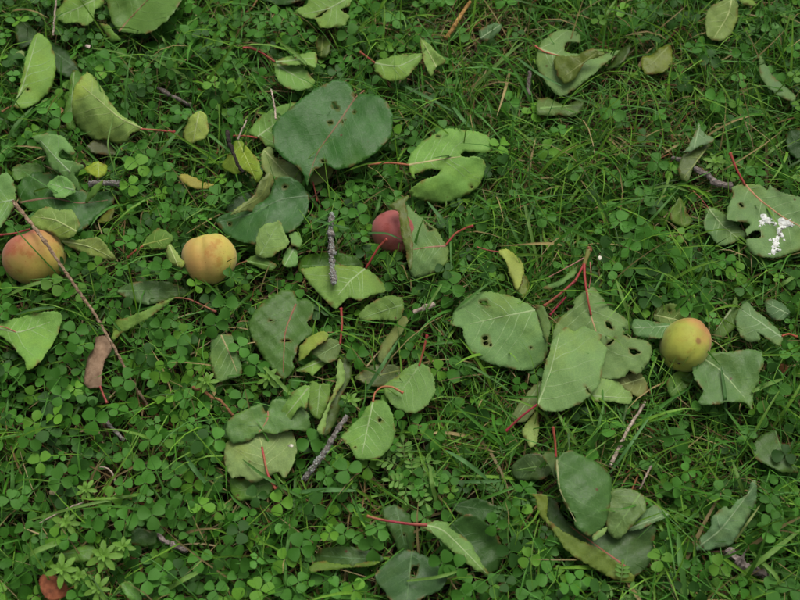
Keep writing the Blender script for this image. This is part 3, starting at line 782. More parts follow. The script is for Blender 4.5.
leaf('rounded grey-green leaf behind the twisted pale leaf at right', 'UB', [(765,300),(775,300),(785,305),(790,312),(782,320),(772,319),(767,312)], rib=[(788,314),(767,303)], z=23, veins=3, color=(0.100,0.190,0.080))
leaf('broad green leaf right below the green apricot', 'TM',
     [(692,365),(702,357),(712,352),(730,352),(750,349),(761,352),(764,362),(760,372),(759,382),(753,392),(752,410),(745,403),(730,402),(710,405),(698,403),(703,390),(695,380)], rib=[(702,358),(720,370),(745,398)], z=32, tilt=(.05,.08), fold=.05, color=(0.082,0.185,0.055), ribcol=(.26,.36,.15))
leaf('green leaf tucked under the lower left of the green apricot', 'G', [(667,382),(680,370),(692,372),(692,382),(684,390),(672,398)], rib=[(690,374),(670,394)], z=18)
leaf('small orange dead leaf in the grass near the right edge', 'O', [(779,366),(784,363),(788,368),(786,375),(780,374)], z=10, mat=M_DEADORANGE, veins=0, wob=.5, group='dead leaves', name='dead_leaf')
leaf('dark green leaf lying alone in grass near the right edge, lower right', 'TM', [(752,445),(762,435),(775,430),(780,442),(790,457),(798,472),(785,472),(770,467),(755,457)], rib=[(775,431),(782,452),(795,471)], z=20, fold=.12, color=(0.055,0.120,0.030))
leaf('notched grey-green leaf lying alone in the grass at lower right', 'UB',
     [(696,546),(701,536),(710,529),(712,517),(725,506),(729,510),(737,501),(747,494),(751,482),(756,481),(756,500),(751,512),(740,532),(730,545),(710,550),(697,550)], rib=[(700,546),(722,528),(754,486)], z=27, tilt=(.1,-.1), fold=-.14, color=(0.125,0.235,0.102), veins=4)
leaf('dark leaf left of the stacked leaves at lower right centre', 'G', [(512,465),(530,453),(545,456),(556,466),(545,478),(530,480),(515,478)], rib=[(554,464),(516,470)], z=17, color=(0.055,0.110,0.040))
leaf('olive-green leaf right of the dark upright leaf in the stack', 'G', [(606,515),(612,490),(630,489),(644,496),(645,510),(635,522),(619,539),(608,532)], rib=[(640,494),(612,534)], z=29, tilt=(.1,-.1), color=(0.095,0.175,0.055), fold=.1)
leaf('pale grey leaf tip right of the stacked leaves', 'UB', [(628,531),(632,524),(645,512),(655,505),(670,514),(655,522),(640,529)], rib=[(630,528),(668,514)], z=26, color=(0.130,0.235,0.094), veins=3)
leaf('curled leaf with a yellow-olive underside at the bottom of the stack', 'TM',
     [(547,496),(557,502),(565,520),(582,530),(600,532),(620,530),(635,525),(655,525),(654,542),(650,562),(635,577),(625,569),(607,559),(595,549),(565,534),(548,520)], rib=[(628,568),(600,548),(570,526)], z=19, tilt=(0,.06), color=(.062,.135,.04), ribcol=(.27,.08,.045), veins=4,
     flaps=[dict(key='Y', outline=[(537,505),(536,497),(530,494),(547,496),(548,518),(565,532),(595,547),(610,557),(625,567),(634,577),(630,583),(610,577),(587,565),(567,550),(550,527),(540,515)], rib=[(540,500),(565,540),(630,580)], z=28, tilt=(.05,-.1), veins=0, color=(.125,.20,.035))])
leaf('dark green upright leaf with pale veins and red stalk in the stack', 'TM',
     [(556,460),(570,450),(585,457),(600,464),(610,475),(612,490),(610,507),(605,525),(592,536),(582,532),(575,525),(575,517),(565,505),(559,490),(556,475)],
     rib=[(557,457),(558,475),(561,492),(576,522)], pet=[(556,457),(555,441),(553,427)], petdz=(0,8), z=38, tilt=(.05,-.05), fold=-.05, color=(0.052,0.135,0.034), ribcol=(.28,.30,.13), veins=5,
     flaps=[dict(key='UM', part='turned_edge', outline=[(543,455),(550,452),(556,456),(558,480),(550,468)], z=30, veins=0, color=(0.090,0.170,0.060)),
            dict(key='UM', part='turned_tip', outline=[(592,536),(600,530),(607,527),(604,534),(597,540),(593,540)], z=35, veins=0, color=(0.160,0.250,0.082))])
leaf('dark blue-green leaf below the long red stalk at bottom centre', 'T', [(382,510),(395,505),(410,515),(415,532),(412,555),(400,552),(392,535)], rib=[(396,507),(406,552)], z=19, color=(0.045,0.115,0.032), holes=[ell(404,535,1.2,.9)])
leaf('dark round leaf cut by the bottom edge at bottom centre', 'T', [(375,575),(395,555),(412,550),(435,562),(447,577),(440,590),(425,597),(400,612),(385,592)], rib=[(412,551),(406,608)], z=20, color=(0.042,0.105,0.038), holes=[[(411,571),(414,566),(418,567),(416,576),(412,577)]])
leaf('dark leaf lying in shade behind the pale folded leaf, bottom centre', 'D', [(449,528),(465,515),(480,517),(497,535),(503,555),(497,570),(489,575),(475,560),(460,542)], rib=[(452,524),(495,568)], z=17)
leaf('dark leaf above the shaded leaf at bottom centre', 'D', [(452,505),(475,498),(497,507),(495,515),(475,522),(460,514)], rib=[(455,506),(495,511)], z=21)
leaf('pale folded leaf with a long crimson stalk at bottom centre', 'U',
     [(420,526),(430,522),(447,522),(450,528),(470,542),(480,560),(489,575),(475,570),(460,557),(445,545),(435,535)], rib=[(424,525),(445,532),(486,573)], pet=[(427,525),(410,524),(395,522),(380,519.5),(367,516)], petcol=CRIM, pr=(1.4,1.1), petdz=(2,2), z=30, fold=-.15, color=(0.125,0.230,0.070), veins=3)
leaf('dark leaf with a turned yellow-green rim at bottom left of centre', 'T', [(316,562),(320,550),(345,546),(377,553),(382,561),(345,567)], rib=[(380,560),(320,556)], z=20, color=(0.045,0.110,0.030),
     flaps=[dict(key='Y', outline=[(310,567),(320,561),(345,564),(380,561),(370,566),(345,568),(320,571),(311,573)], z=26, tilt=(0,.2), veins=0, color=(0.110,0.190,0.030))])
leaf('smooth green leaf among clover near the bottom left', 'TM', [(54,556),(70,550),(90,544),(95,550),(90,560),(75,562)], rib=[(55,556),(93,549)], z=24, color=(0.075,0.180,0.030), veins=3)
leaf('dark round leaf under clover at lower left', 'D', [(130,543),(135,528),(155,532),(156,543),(145,547)], z=20)
leaf('small oval green leaf at the bottom edge, lower left', 'TM', [(120,585),(130,582),(140,592),(141,602),(130,600)], rib=[(122,584),(139,600)], z=27, color=(0.080,0.200,0.045), veins=3)
leaf('red-brown dead leaf at the bottom left edge', 'O', [(39,580),(45,575),(56,576),(67,585),(66,595),(57,601),(46,599),(41,590)], rib=[(42,577),(50,588),(60,600)], z=26, mat=M_DEADRED, veins=0, fold=-.12, name='dead_leaf', group='dead leaves')
leaf('pale grey-green leaf with pink stalk at the left edge, mid height', 'U',
     [(-12,330),(-4,325),(10,320),(32,314),(55,311),(62,316),(60,327),(55,340),(47,352),(37,365),(27,370),(26,362),(20,355),(15,349),(4,338)], rib=[(-8,326),(18,332),(50,322)], pet=[(16,332),(4,327),(-14,325)], petcol=(.40,.13,.09), pr=(.4,.9), petdz=(.3,0), z=30, tilt=(.02,.02))
leaf('curved leaf with a pale rim and long stalk below the second apricot', 'TM',
     [(116,291),(127,284),(145,281),(170,282),(187,290),(185,296),(172,299),(155,304),(140,303),(125,297)], rib=[(118,291),(150,291),(186,292)], z=20, color=(0.065,0.145,0.040),
     flaps=[dict(key='UY', outline=[(112,337),(114,322),(127,317),(145,310),(162,302),(175,297),(164,307),(145,320),(127,330),(114,339)], rib=[(174,299),(115,334)], z=29, tilt=(0,-.15), veins=0, color=(0.160,0.270,0.060))],
     pet=[(165,302),(175,298),(188,299),(200,304),(216,312)], petcol=(.34,.10,.07), pr=(.6,1.0), petdz=(8,5))
leaf('rolled pinkish-brown dead leaf beside the long bare twig', 'P',
     [(84,382),(87,360),(95,345),(96,337),(105,336),(112,342),(111,352),(105,360),(102,372),(101,386),(90,388)], rib=[(100,387),(96,362),(104,338)], z=27, fold=-.3, curl=-.7, mat=M_ROLL, veins=0, pet=[(100,386),(103,394),(107,403)], petcol=CRIM, name='dead_leaf', group='dead leaves', wob=.6, serr=.25)


# ------------------------------------------------------------------ the broken sprig whose big leaves lie right of centre
def sprig():
    off = at(588, 262, 0)
    t = thing('apricot_sprig', off, 'broken apricot sprig with red stalks and two big pale leaves', 'sprig')
    q = catmull([(589,250,40),(587,256,39),(584,265,36)], False, 2)
    W = at(q[:, 0], q[:, 1], q[:, 2])
    V, F = tube(W - off, np.array([2.2, 2.0, 1.8, 1.7, 1.7, 1.6, 1.6, 1.6, 1.6, 1.6])[:len(W)] / 1000 if len(W) <= 10 else .0017, 8, .12, 4)
    s = link('stem', mesh_np('stem', V, F, True, [M_PETIOLE]), t); s.color = (.20, .24, .06, 1)
    q = catmull([(590,247,41),(589,251,40)], False, 1)
    W = at(q[:, 0], q[:, 1], q[:, 2]); V, F = tube(W - off, .0022, 7, .3, 6)
    s2 = link('broken_end', mesh_np('broken_end', V, F, False, [M_STEM_RUST]), s)
    b1, z1 = facet(t, off, 'leaf', 'U', [(575,306),(573,303),(579,295),(589,287),(595,288),(602,297),(610,308),(627,320),(630,330),(622,328),(632,337),(647,341),(652,350),(649,362),(637,375),(630,370),(625,376),(615,379),(600,378),(580,360),(556,345),(553,335),(559,319)],
                   rib=[(587,290),(590,312),(597,335),(604,358)], holes=[[(605,322),(610,323),(613,329),(608,327.5)],[(623,331),(630,337),(624,335)],[(606,345),(615,338),(611,344)],[(629,348.5),(641,352),(633,354.5)]], z=30, tilt=(.03,.0), seed=61, fold=-.05, color=(0.165,0.275,0.090), ribcol=(.45,.27,.14))
    b1['label'] = 'torn right-hand leaf of the sprig'
    b2, z2 = facet(t, off, 'leaf', 'U', [(537,405),(541,385),(546,362),(553,340),(560,332),(566,327),(574,331),(583,326),(592,330),(601,335),(600,341),(607,348),(603,365),(601,380),(590,395),(577,405),(560,411),(548,411)],
                   rib=[(538,404),(550,372),(560,332)], z=35, tilt=(.02,.04), seed=67, fold=.03, color=(.168,.280,.095), holes=[[(585,386),(589,391),(592,395),(588,392)]])
    b2['label'] = 'lower left-hand leaf of the sprig'
    b3, z3 = facet(t, off, 'leaf', 'U', [(588,396),(600,379),(617,381),(625,389),(632,394),(630,404),(612,402),(597,401)], rib=[(592,396),(630,398)], z=24, seed=71, color=(0.190,0.300,0.098), veins=4)
    b4, z4 = facet(t, off, 'leaf', 'UY', [(612,380),(625,374),(640,373),(646,380),(647,390),(640,397),(632,394),(622,388)], rib=[(644,378),(618,386)], z=20, seed=75, color=(0.170,0.210,0.066), veins=3)
    b5, z5 = facet(t, off, 'leaf', 'UM', [(539,288),(550,284),(560,280),(577,265),(578,269),(573,277),(562,284),(550,289)], rib=[(577,267),(542,287)], z=31, seed=77, tilt=(0,.1), color=(0.110,0.210,0.060), veins=0)
    for pts, zs, r0, r1, c in (([(584,264),(585,280),(588,300),(591,315)], [37, 36, 34, float(z1(np.array(591.), np.array(315.)))+.5], 1.5, .8, RED),
                               ([(590,262),(591,275),(589,288)], [37, 35, 31], .6, .5, (.42, .16, .12)),
                               ([(576,280),(560,294),(544,306)], [35, 32, 27], 1.2, 1.4, CRIM),
                               ([(566,297),(558,306),(550,315)], [30, 27, 24], .9, 1.0, CRIM),
                               ([(584,258),(566,268),(549,277)], [38, 34, 28], .7, .6, (.42, .20, .16)),
                               ([(584,264),(580,272),(575,281)], [37, 36, 35], 1.2, 1.2, RED),
                               ([(538,404),(522,416),(506,431)], [float(z2(np.array(538.), np.array(404.))) + .3, 31, 24], 1.0, 1.25, CRIM)):
        stalk(t, off, pts, zs, r0, r1, c, seed=len(pts))


sprig()


# ------------------------------------------------------------------ apricots
def apricot(label, px, py, rx, ry, zc, mat, stem, cleft, squash=.95, depth=.10, scar=True):
    """rx, ry: radii in photo pixels; stem: direction of the stem end; cleft: direction the groove faces"""
    c = at(px, py, zc)
    a = at(px + rx, py, zc); R = np.linalg.norm(a - c)
    S = Vector(stem).normalized(); G = Vector(cleft); G = (G - S * G.dot(S)).normalized(); H = S.cross(G)
    nu, nv = 56, 36
    V = []
    for i in range(nv + 1):
        th = math.pi * i / nv
        for j in range(nu):
            ph = 2 * math.pi * j / nu
            r = 1.0
            r *= 1 - depth * math.exp(-(min(ph, 2 * math.pi - ph) / .17) ** 2) * math.sin(th) ** .8 * (.35 + .9 * math.exp(-(th / 1.2) ** 2))      # the groove, deepest at the stem
            r *= 1 + .055 * math.sin(ph) * math.sin(th)                                                  # one cheek fuller than the other
            r *= 1 - .20 * math.exp(-(th / .34) ** 2)                                                    # the stem hollow
            r *= 1 + .04 * math.exp(-((math.pi - th) / .22) ** 2)                                        # the blossom end
            r *= 1 + .030 * math.sin(2 * ph + 1) * math.sin(th) + .020 * math.sin(3 * th + ph) + .012 * math.sin(4 * ph + 2 * th)
            p = (S * math.cos(th) * squash + G * math.sin(th) * math.cos(ph) + H * math.sin(th) * math.sin(ph) * .97) * r * R
            V.append((p.x, p.y, p.z * (ry / rx)**.4))
    V = np.array(V); F = []
    for i in range(nv):
        for j in range(nu):
            F.append((i * nu + j, (i + 1) * nu + j, (i + 1) * nu + (j + 1) % nu, i * nu + (j + 1) % nu))
    t = thing('apricot', c, label, 'apricot', 'fallen apricots')
    b = link('fruit', mesh_np('fruit', V, F, True, [mat]), t)
    if scar:
        r_ = np.random.default_rng(int(px)); m = 9
        vs = [S * (.795 * squash) * R]; 
        ring = [(S * (.81 * squash) + (G * math.cos(k * 6.283 / m) + H * math.sin(k * 6.283 / m)) * .09 * r_.uniform(.8, 1.3)) * R for k in range(m)]
        vs = np.array([tuple(vs[0])] + [tuple(q) for q in ring]); vs[:, 2] *= (ry / rx)**.4
        o = link('stem_scar', mesh_np('stem_scar', vs, [(0, 1 + k, 1 + (k + 1) % m) for k in range(m)], True, [M_TWIG_BROWN]), t)
    zr = R * 1000

    def zf(x, y):
        q = np.clip(1 - ((x - px) / rx) ** 2 - ((y - py) / ry) ** 2, 0, 1)
        return zc + zr * np.sqrt(q) * CT
    cover(ell(px, py - 3, rx * .94, ry * .88, 24), zf)


apricot('large red-blushed apricot under the long twig at the left edge', 33, 257, 31, 28, 24,
        apricot_material('apricot_skin_blushed', (.50, .37, .075), (.38, .37, .065), (.40, .135, .075), (-.55, .70, .40), -.45, .75, 1.3), (-.3, .8, .55), (.75, -.2, .65), .93, .07)
apricot('yellow apricot with a cleft top, second from the left', 208, 258, 29, 27, 24,
        apricot_material('apricot_skin_yellow', (.56, .43, .095), (.46, .42, .08), (.50, .22, .085), (-.35, -.25, .6), .15, 1.6, 4.1), (-.15, .80, .55), (-.05, -.3, .9), .90, .16)
apricot('dull red apricot half hidden behind a folded leaf, near the centre', 395, 232, 23, 22, 20,
        apricot_material('apricot_skin_red', (.42, .20, .09), (.42, .20, .09), (.35, .095, .085), (.3, .2, .8), -.9, .3, 7.7), (.3, -.6, .2), (-.3, .3, .9), .95, .05, scar=False)
apricot('small green-yellow apricot with a red cheek at right', 686, 346, 26, 27, 24,
        apricot_material('apricot_skin_green', (.37, .38, .055), (.30, .35, .05), (.44, .17, .075), (.75, .45, .25), .25, 1.05, 9.2), (-.45, -.8, .15), (.6, .2, .75), 1.08, .06)


# ------------------------------------------------------------------ twigs and bits
def twig(label, pts, r0, r1, mat, name='twig', cat='twig', rough=.14, group='twigs in the grass', knots=0, lichen=0, seed=0, sides=8, lspan=(0, 1)):
    off = at(*pts[len(pts) // 2][:2], 0)
    q = catmull(pts, False, 2.0)
    W = at(q[:, 0], q[:, 1], q[:, 2])
    r_ = np.random.default_rng(seed + 31)
    W = W + r_.normal(0, .00022, W.shape)
    rad = np.linspace(r0, r1, len(W)) / 1000
    rad = rad * (1 + rough * .8 * np.sin(np.linspace(0, len(W) * .9, len(W)) + seed))
    for k in range(knots):
        i = r_.integers(1, len(W) - 1); rad[max(i - 1, 0):i + 1] *= 1.35
    t = thing(name, off, label, cat, group)
    V, F = tube(W - off, rad, sides, rough, seed)
    link('stick', mesh_np('stick', V, F, False, [mat]), t)
    if lichen:
        Vs = []; Fs = []; n = 0
        for k in range(lichen):
            f = lspan[0] + (lspan[1] - lspan[0]) * r_.random()
            i = int(f * (len(W) - 1)); a = r_.uniform(0, 6.28)
            d = np.array([math.cos(a), .5 * math.sin(a), abs(math.sin(a))]); d /= np.linalg.norm(d)
            c = W[i] - off + d * rad[i] * 1.0
            m = 7; rr = r_.uniform(.3, .95) / 1000
            e1 = np.cross(d, [.3, .9, .2]); e1 /= np.linalg.norm(e1); e2 = np.cross(d, e1)
            ring = [c + (e1 * math.cos(x) + e2 * math.sin(x)) * rr * r_.uniform(.6, 1.3) + d * r_.uniform(0, .5) / 1000 for x in np.arange(m) * 6.283 / m]
            Vs += [c + d * .0007] + ring; Fs += [(n, n + 1 + j, n + 1 + (j + 1) % m) for j in range(m)]; n += m + 1
        o = link('lichen', mesh_np('lichen', Vs, Fs, False, [M_LICHEN]), t); o['kind'] = 'stuff'
    w = max(r0, r1) / .8 + .6
    for k in range(len(q) - 1):
        x, y, z = q[k]; cover(ell(x, y, w, w, 6), lambda X, Y, z=z: np.full(X.shape, z))
    return t


twig('long thin bare brown twig slanting across the left apricot', [(13,201,40),(30,222,50),(46,243,55),(64,270,47),(85,300,38),(97,318,34),(110,340,31),(120,358,28),(128,375,24),(139,392,17),(151,411,9)], 1.35, .95, M_TWIG_BROWN, knots=7, seed=3)
twig('short grey lichen-crusted twig standing upright left of centre', [(332,214,40),(330.5,232,38),(332,250,36),(332,268,34),(334.5,283,33)], 1.9, 2.3, M_TWIG_GREY, knots=4, lichen=110, seed=5, rough=.22)
twig('forked-looking grey twig with a pale lichen tuft at lower centre', [(347,416,32),(340,426,32),(333,437,31),(326,450,29),(316,464,26),(304,479,22)], 1.5, 2.3, M_TWIG_GREY, knots=3, lichen=110, seed=8, lspan=(.5, 1))
twig('grey twig stub on the dark blue-green leaf at left', [(90,184,23),(100,183,26),(110,183,27),(121,184,26)], 1.8, 2.6, M_TWIG_GREY, knots=2, lichen=20, seed=9)
twig('dark brown twig lying across the curled yellow-green leaf', [(227,130,36),(229,142,36),(234,155,35),(238,165,33),(243,172,30)], 1.7, 1.3, M_TWIG_DARK, knots=3, seed=11)
twig('ochre dry stem near the top edge, right of centre', [(470,2,26),(462,14,27),(453,28,26),(446,39,23)], 1.5, 2.1, M_STEM_OCHRE, name='dry_stem', seed=13, rough=.06, group='dry stems')
twig('crooked mauve-grey twig leading to the spattered leaf', [(672,158,18),(684,161,22),(697,170,25),(708,175,25),(716,183,24),(732,186,22)], 1.7, 2.6, M_TWIG_MAUVE, knots=5, seed=15, lichen=14)
twig('stem fragment, brown above and whitish below, under the sprig leaves', [(645,402,15),(638,414,19),(629,427,22),(621,444,23),(610,465,22)], 1.0, 1.5, M_STEM_PALE, name='dry_stem', seed=17, rough=.1, group='dry stems')
twig('mauve bark chip lying in clover at the lower right', [(727,551,16),(735,558,18),(745,566,18),(764,574,14)], 3.2, 3.4, M_TWIG_MAUVE, name='bark_chip', cat='bark chip', knots=3, seed=19, rough=.3, group='bark chips')
twig('pale beige bark chip right below the folded green leaf, centre', [(414,312,29),(424,308,31),(434,304.5,31)], 1.5, 2.3, M_STEM_PALE, name='bark_chip', cat='bark chip', seed=21, rough=.2, group='bark chips')
twig('small grey twig at left, below the crimson leaf stalk', [(104,418,14),(111,427,17),(118,434,18),(124,440,17)], 1.0, 1.6, M_TWIG_GREY, knots=2, seed=23)
twig('short grey twig in bare thatch near the bottom left', [(157,535,15),(165,541,18),(174,546,18),(187,551,14)], 1.4, 1.9, M_TWIG_MAUVE, knots=3, seed=25, rough=.25)
twig('purple-grey twig stub below the oval leaf at upper right centre', [(530,72,20),(528.5,85,20),(528,97,17)], 1.7, 1.5, M_TWIG_MAUVE, seed=27, knots=1)
twig('grey-pink twig half hidden in clover at upper left', [(158,88,16),(170,95,19),(182,101,18),(192,106,13)], 1.2, 1.7, M_TWIG_MAUVE, seed=29, knots=2)
twig('rusty brown stem slanting towards the dark lobed leaf', [(193,387,20),(203,391,24),(213,398,25),(221,401,26),(227,408,27),(233,415,27)], 1.3, .9, M_STEM_RUST, name='dry_stem', seed=31, rough=.05, group='dry stems')
twig('thin pale straw stalk over the torn leaf at upper left', [(57,-6,34),(55,12,34),(53,35,26)], .7, .8, M_STEM_PALE, name='dry_stem', seed=33, rough=.05, group='dry stems', sides=6)
twig('thin tan stalk touching the dark heart leaf from above', [(271,89,38),(274,104,40),(276,119,41)], .6, .8, M_STEM_PALE, name='dry_stem', seed=35, rough=.05, group='dry stems', sides=6)
twig('short tan stalk above the curled yellow-green leaf', [(247,120,34),(242,129,34),(238,139,32)], .6, .7, M_STEM_PALE, name='dry_stem', seed=36, rough=.05, group='dry stems', sides=6)
twig('small rusty stem pieces in the grass left of the top right leaf', [(668,40,14),(676,30,18),(680,26,20),(688,33,20),(696,43,15)], .9, .7, M_STEM_RUST, name='dry_stem', seed=37, rough=.08, group='dry stems', sides=6)
twig('thin pale upright stalk beside the olive stacked leaf', [(651,466,22),(645,478,22),(640,489,18)], .8, .6, M_STEM_PALE, name='dry_stem', seed=38, rough=.06, group='dry stems', sides=6)
twig('white curled thread of dead stem at lower left', [(100,467,18),(107,468,22),(111,472,23),(114,477,23),(115,483,20)], .45, .7, M_STEM_PALE, name='dry_stem', seed=39, rough=.05, group='dry stems', sides=6)
twig('long pale straw crossing the clover at lower left', [(40,523,18),(62,511,24),(84,502,25)], .6, .6, M_STEM_PALE, name='dry_stem', seed=40, rough=.05, group='dry stems', sides=6)
twig('small lichen-dotted crumb of bark where the red stalks cross', [(318,350,20),(325,347,22),(327,344,22)], 1.4, 1.6, M_TWIG_GREY, name='bark_chip', cat='bark chip', seed=41, rough=.3, group='bark chips', lichen=12)


def dropping():
    off = at(778, 234, 0)
    t = thing('bird_dropping', off, 'white bird dropping splashed on the big right-hand leaf', 'bird dropping')
    r_ = np.random.default_rng(77)
    spots = [(765,219,6,4.5),(769,222,4,3),(763,223,3,2.5),(786,222,7,4),(790,225,4,2.5),(781,220,3,2.5),(781,228,4,3.5),(781,234,4,4.5),(777,240,3.5,3.5),(775,245,4,3),(774,251,3,3),(779,250,2,1.5),(770,240,1.5,1.2),(784,240,1.4,1.3),(760,226,1.2,1),(776,224,3,1.5),(770,254,1.5,1.2)]
    Vs = []; Fs = []; n = 0
    zf = LEAF_ZF
    for x, y, rx, ry in spots:
        m = 14
        q = np.array(ell(x, y, rx, ry, m)); q = (q - (x, y)) * r_.uniform(.4, 1.5, (m, 1)) + (x, y)
        q2 = (q - (x, y)) * .6 + (x, y)
        z = lambda p, h: zf(p[..., 0], p[..., 1]) + h
        c = np.array([[x, y]], float)
        Vs += [at(c[:, 0], c[:, 1], z(c, .55 + r_.random() * .3)), at(q2[:, 0], q2[:, 1], z(q2, .5)), at(q[:, 0], q[:, 1], z(q, .1))]
        for j in range(m):
            j2 = (j + 1) % m
            Fs += [(n, n + 1 + j, n + 1 + j2), (n + 1 + j, n + 1 + m + j, n + 1 + m + j2), (n + 1 + j, n + 1 + m + j2, n + 1 + j2)]
        n += 1 + 2 * m
    link('splash', mesh_np('splash', np.vstack(Vs) - off, Fs, True, [M_WHITE]), t)
    # darker core of the dropping
    Vs = []; Fs = []; n = 0
    for x, y in ((780.5,232),(780,235),(782,228.5)):
        m = 7; q = np.array(ell(x, y, 1.3, 1.2, m)) + r_.uniform(-.3, .3, (m, 2)); c = np.array([[x, y]], float)
        Vs += [at(c[:, 0], c[:, 1], zf(c[:, 0], c[:, 1]) + 1.3), at(q[:, 0], q[:, 1], zf(q[:, 0], q[:, 1]) + .4)]
        Fs += [(n, n + 1 + j, n + 1 + (j + 1) % m) for j in range(m)]; n += m + 1
    link('grey_core', mesh_np('grey_core', np.vstack(Vs) - off, Fs, True, [M_TWIG_GREY]), t)


def petal(label, x, y, z, s, col=(.75, .72, .62)):
    off = at(x, y, 0)
    o_ = ell(x, y, s, s * .75, 7, .4)
    c = np.array([[x, y]]); q = np.array(o_) + np.random.default_rng(int(x)).uniform(-.25 * s, .25 * s, (7, 2))
    V = np.vstack([at(c[:, 0], c[:, 1], [z]), at(q[:, 0], q[:, 1], z + 1.2 * np.sin(np.arange(7) * 1.8))]) - off
    o = link('petal', mesh_np('petal', V, [(0, 1 + k, 1 + (k + 1) % 7) for k in range(7)], True, [M_PETAL])); o.location = off
    so = o.modifiers.new('thickness', 'SOLIDIFY'); so.thickness = .0003
    o.color = (*col, 1)
    tag(o, label, 'petal', 'loose petals')
    cover(o_, lambda X, Y: np.full(X.shape, z + 3.0))


petal('tiny white petal beside the forked grey twig', 291, 446, 36, 2.8)
petal('tiny white petal right of the sprig stem', 599, 258, 36, 2.6)
petal('tiny pinkish petal at upper left above the cupped leaf', 88, 46.5, 30, 2.6, (.62, .50, .46))
petal('orange-pink flake left of the pale cupped leaf', 60, 111, 26, 4.0, (.55, .27, .15))
petal('beige flake among clover at lower left', 53, 491, 27, 4.5, (.42, .36, .20))
petal('small round pale leaflet left of the upright leaf', 20, 55, 26, 5.5, (.22, .30, .10))

dropping()


# ------------------------------------------------------------------ the sward
R3 = np.random.default_rng(2024)


def top_at(P):
    """height (mm) of a fallen leaf or fruit in the line of sight of each point, -99 where there is none"""
    x, y = to_px(P)
    i = np.clip(np.round(y).astype(int) + PAD, 0, TOP.shape[0] - 1); j = np.clip(np.round(x).astype(int) + PAD, 0, TOP.shape[1] - 1)
    inb = (x > -PAD) & (x < 800 + PAD) & (y > -PAD) & (y < 600 + PAD)
    return np.where(inb, TOP[i, j], -99.0)


def field(x, y, blobs, base):
    v = np.full(np.shape(x), base, float)
    for bx, by, s, w in blobs: v += w * np.exp(-((x - bx) ** 2 + (y - by) ** 2) / (2 * s * s))
    return np.clip(v, .03, 1.0)


CLOVER_F = [(60,480,120,.5),(150,360,80,.5),(180,60,70,.35),(350,570,70,.5),(640,240,55,.5),(690,300,40,.4),(30,60,60,.4),(740,580,55,.4),(540,560,50,.5),(215,90,40,.4),(120,90,60,.45),(110,560,80,.4),(380,5,40,.3),
            (490,60,70,-.4),(640,110,90,-.35),(540,230,60,-.3),(500,420,60,-.35),(660,450,60,-.3),(200,170,35,-.2),(95,490,28,-.45),(300,510,30,-.3),(380,495,30,-.3)]
GRASS_F = [(640,110,110,.5),(490,60,80,.5),(540,220,80,.45),(500,410,70,.5),(230,60,70,.2),(700,460,90,.5),(200,170,45,.4),(770,120,70,.4),(450,300,60,.3),
           (90,490,60,-.12),(150,360,60,-.1),(60,560,60,-.15)]
BARE = [(95,488,26,1),(385,498,30,.7),(190,165,24,.5),(470,40,40,.8),(640,125,40,.8),(300,505,24,.7),(165,470,24,.8),(440,350,20,.6),(760,180,20,.4),(560,390,20,.3),(680,480,30,.5),(140,545,20,.5),(255,90,22,.4)]
CELL_N = 140


def patch(x, y):
    """uneven growth, a few centimetres across"""
    return .5 + .5 * np.sin(x * 61 + 2.1 * np.sin(y * 47)) * np.cos(y * 57 + 1.7 * np.sin(x * 39 + 1))


def strips(root, az, L, W, e0, bend, twist, K=6, curlside=None):
    n = len(root)
    s = np.linspace(0, 1, K)
    el = e0[:, None] - bend[:, None] * s[None] ** 1.2
    a = az[:, None] + (0 if curlside is None else curlside[:, None] * s[None] ** 1.5)
    ds = (L / (K - 1))[:, None]
    dx = np.cos(el) * np.cos(a) * ds; dy = np.cos(el) * np.sin(a) * ds; dz = np.sin(el) * ds
    P = np.stack([dx, dy, dz], -1); P[:, 1:] = np.cumsum(P[:, :-1], 1); P[:, 0] = 0
    P = P + root[:, None]
    # no blade sinks into the soil
    gz = soil_z(P[..., 0], P[..., 1]) / 1000 + .0006
    P[..., 2] = np.maximum(P[..., 2], gz + .0015 * s)
    T = np.stack([dx, dy, dz], -1); T /= np.linalg.norm(T, axis=-1)[..., None]
    side = np.stack([-np.sin(a), np.cos(a), np.zeros_like(a)], -1)
    nor = np.cross(T, side)
    tw = twist[:, None] * (s[None] - .3)
    sd = side * np.cos(tw)[..., None] + nor * np.sin(tw)[..., None]
    prof = np.interp(s, [0, .15, .5, .8, 1], [.55, .9, 1.0, .7, .04])
    w = W[:, None] * prof[None] * .5
    nn = np.cross(T, sd)
    lift = (w * .35)[..., None] * nn
    A = P + sd * w[..., None] + lift; B = P - sd * w[..., None] + lift
    return P, A, B


def strips_mesh(P, A, B, tint):
    n, K = P.shape[:2]
    V = np.stack([A, P, B], 2).reshape(-1, 3)
    base = np.arange(n)[:, None] * K * 3 + np.arange(K - 1)[None] * 3
    q1 = np.stack([base, base + 1, base + 4, base + 3], -1); q2 = np.stack([base + 1, base + 2, base + 5, base + 4], -1)
    F = np.concatenate([q1, q2], 1).reshape(-1, 4)
    C = np.repeat(tint, K * 3, 0)
    return V, F, C


def grass_tint(n, dry=.07, shift=0.0):
    u = R3.random((n, 1)); v = R3.random((n, 1))
    a = np.array([.058, .190, .012]); b = np.array([.076, .222, .036]); c = np.array([.135, .285, .028]); d = np.array([.036, .100, .009])
    col = a * (1 - u) + b * u
    col = np.where(v < .34, c * (.75 + .5 * u), col); col = np.where(v > .82, d * (.8 + .4 * u), col)
    straw = np.array([.36, .28, .12]) * (.5 + .7 * u)
    col = np.where(R3.random((n, 1)) < dry, straw, col)
    return col * R3.uniform(.8, 1.2, (n, 1))


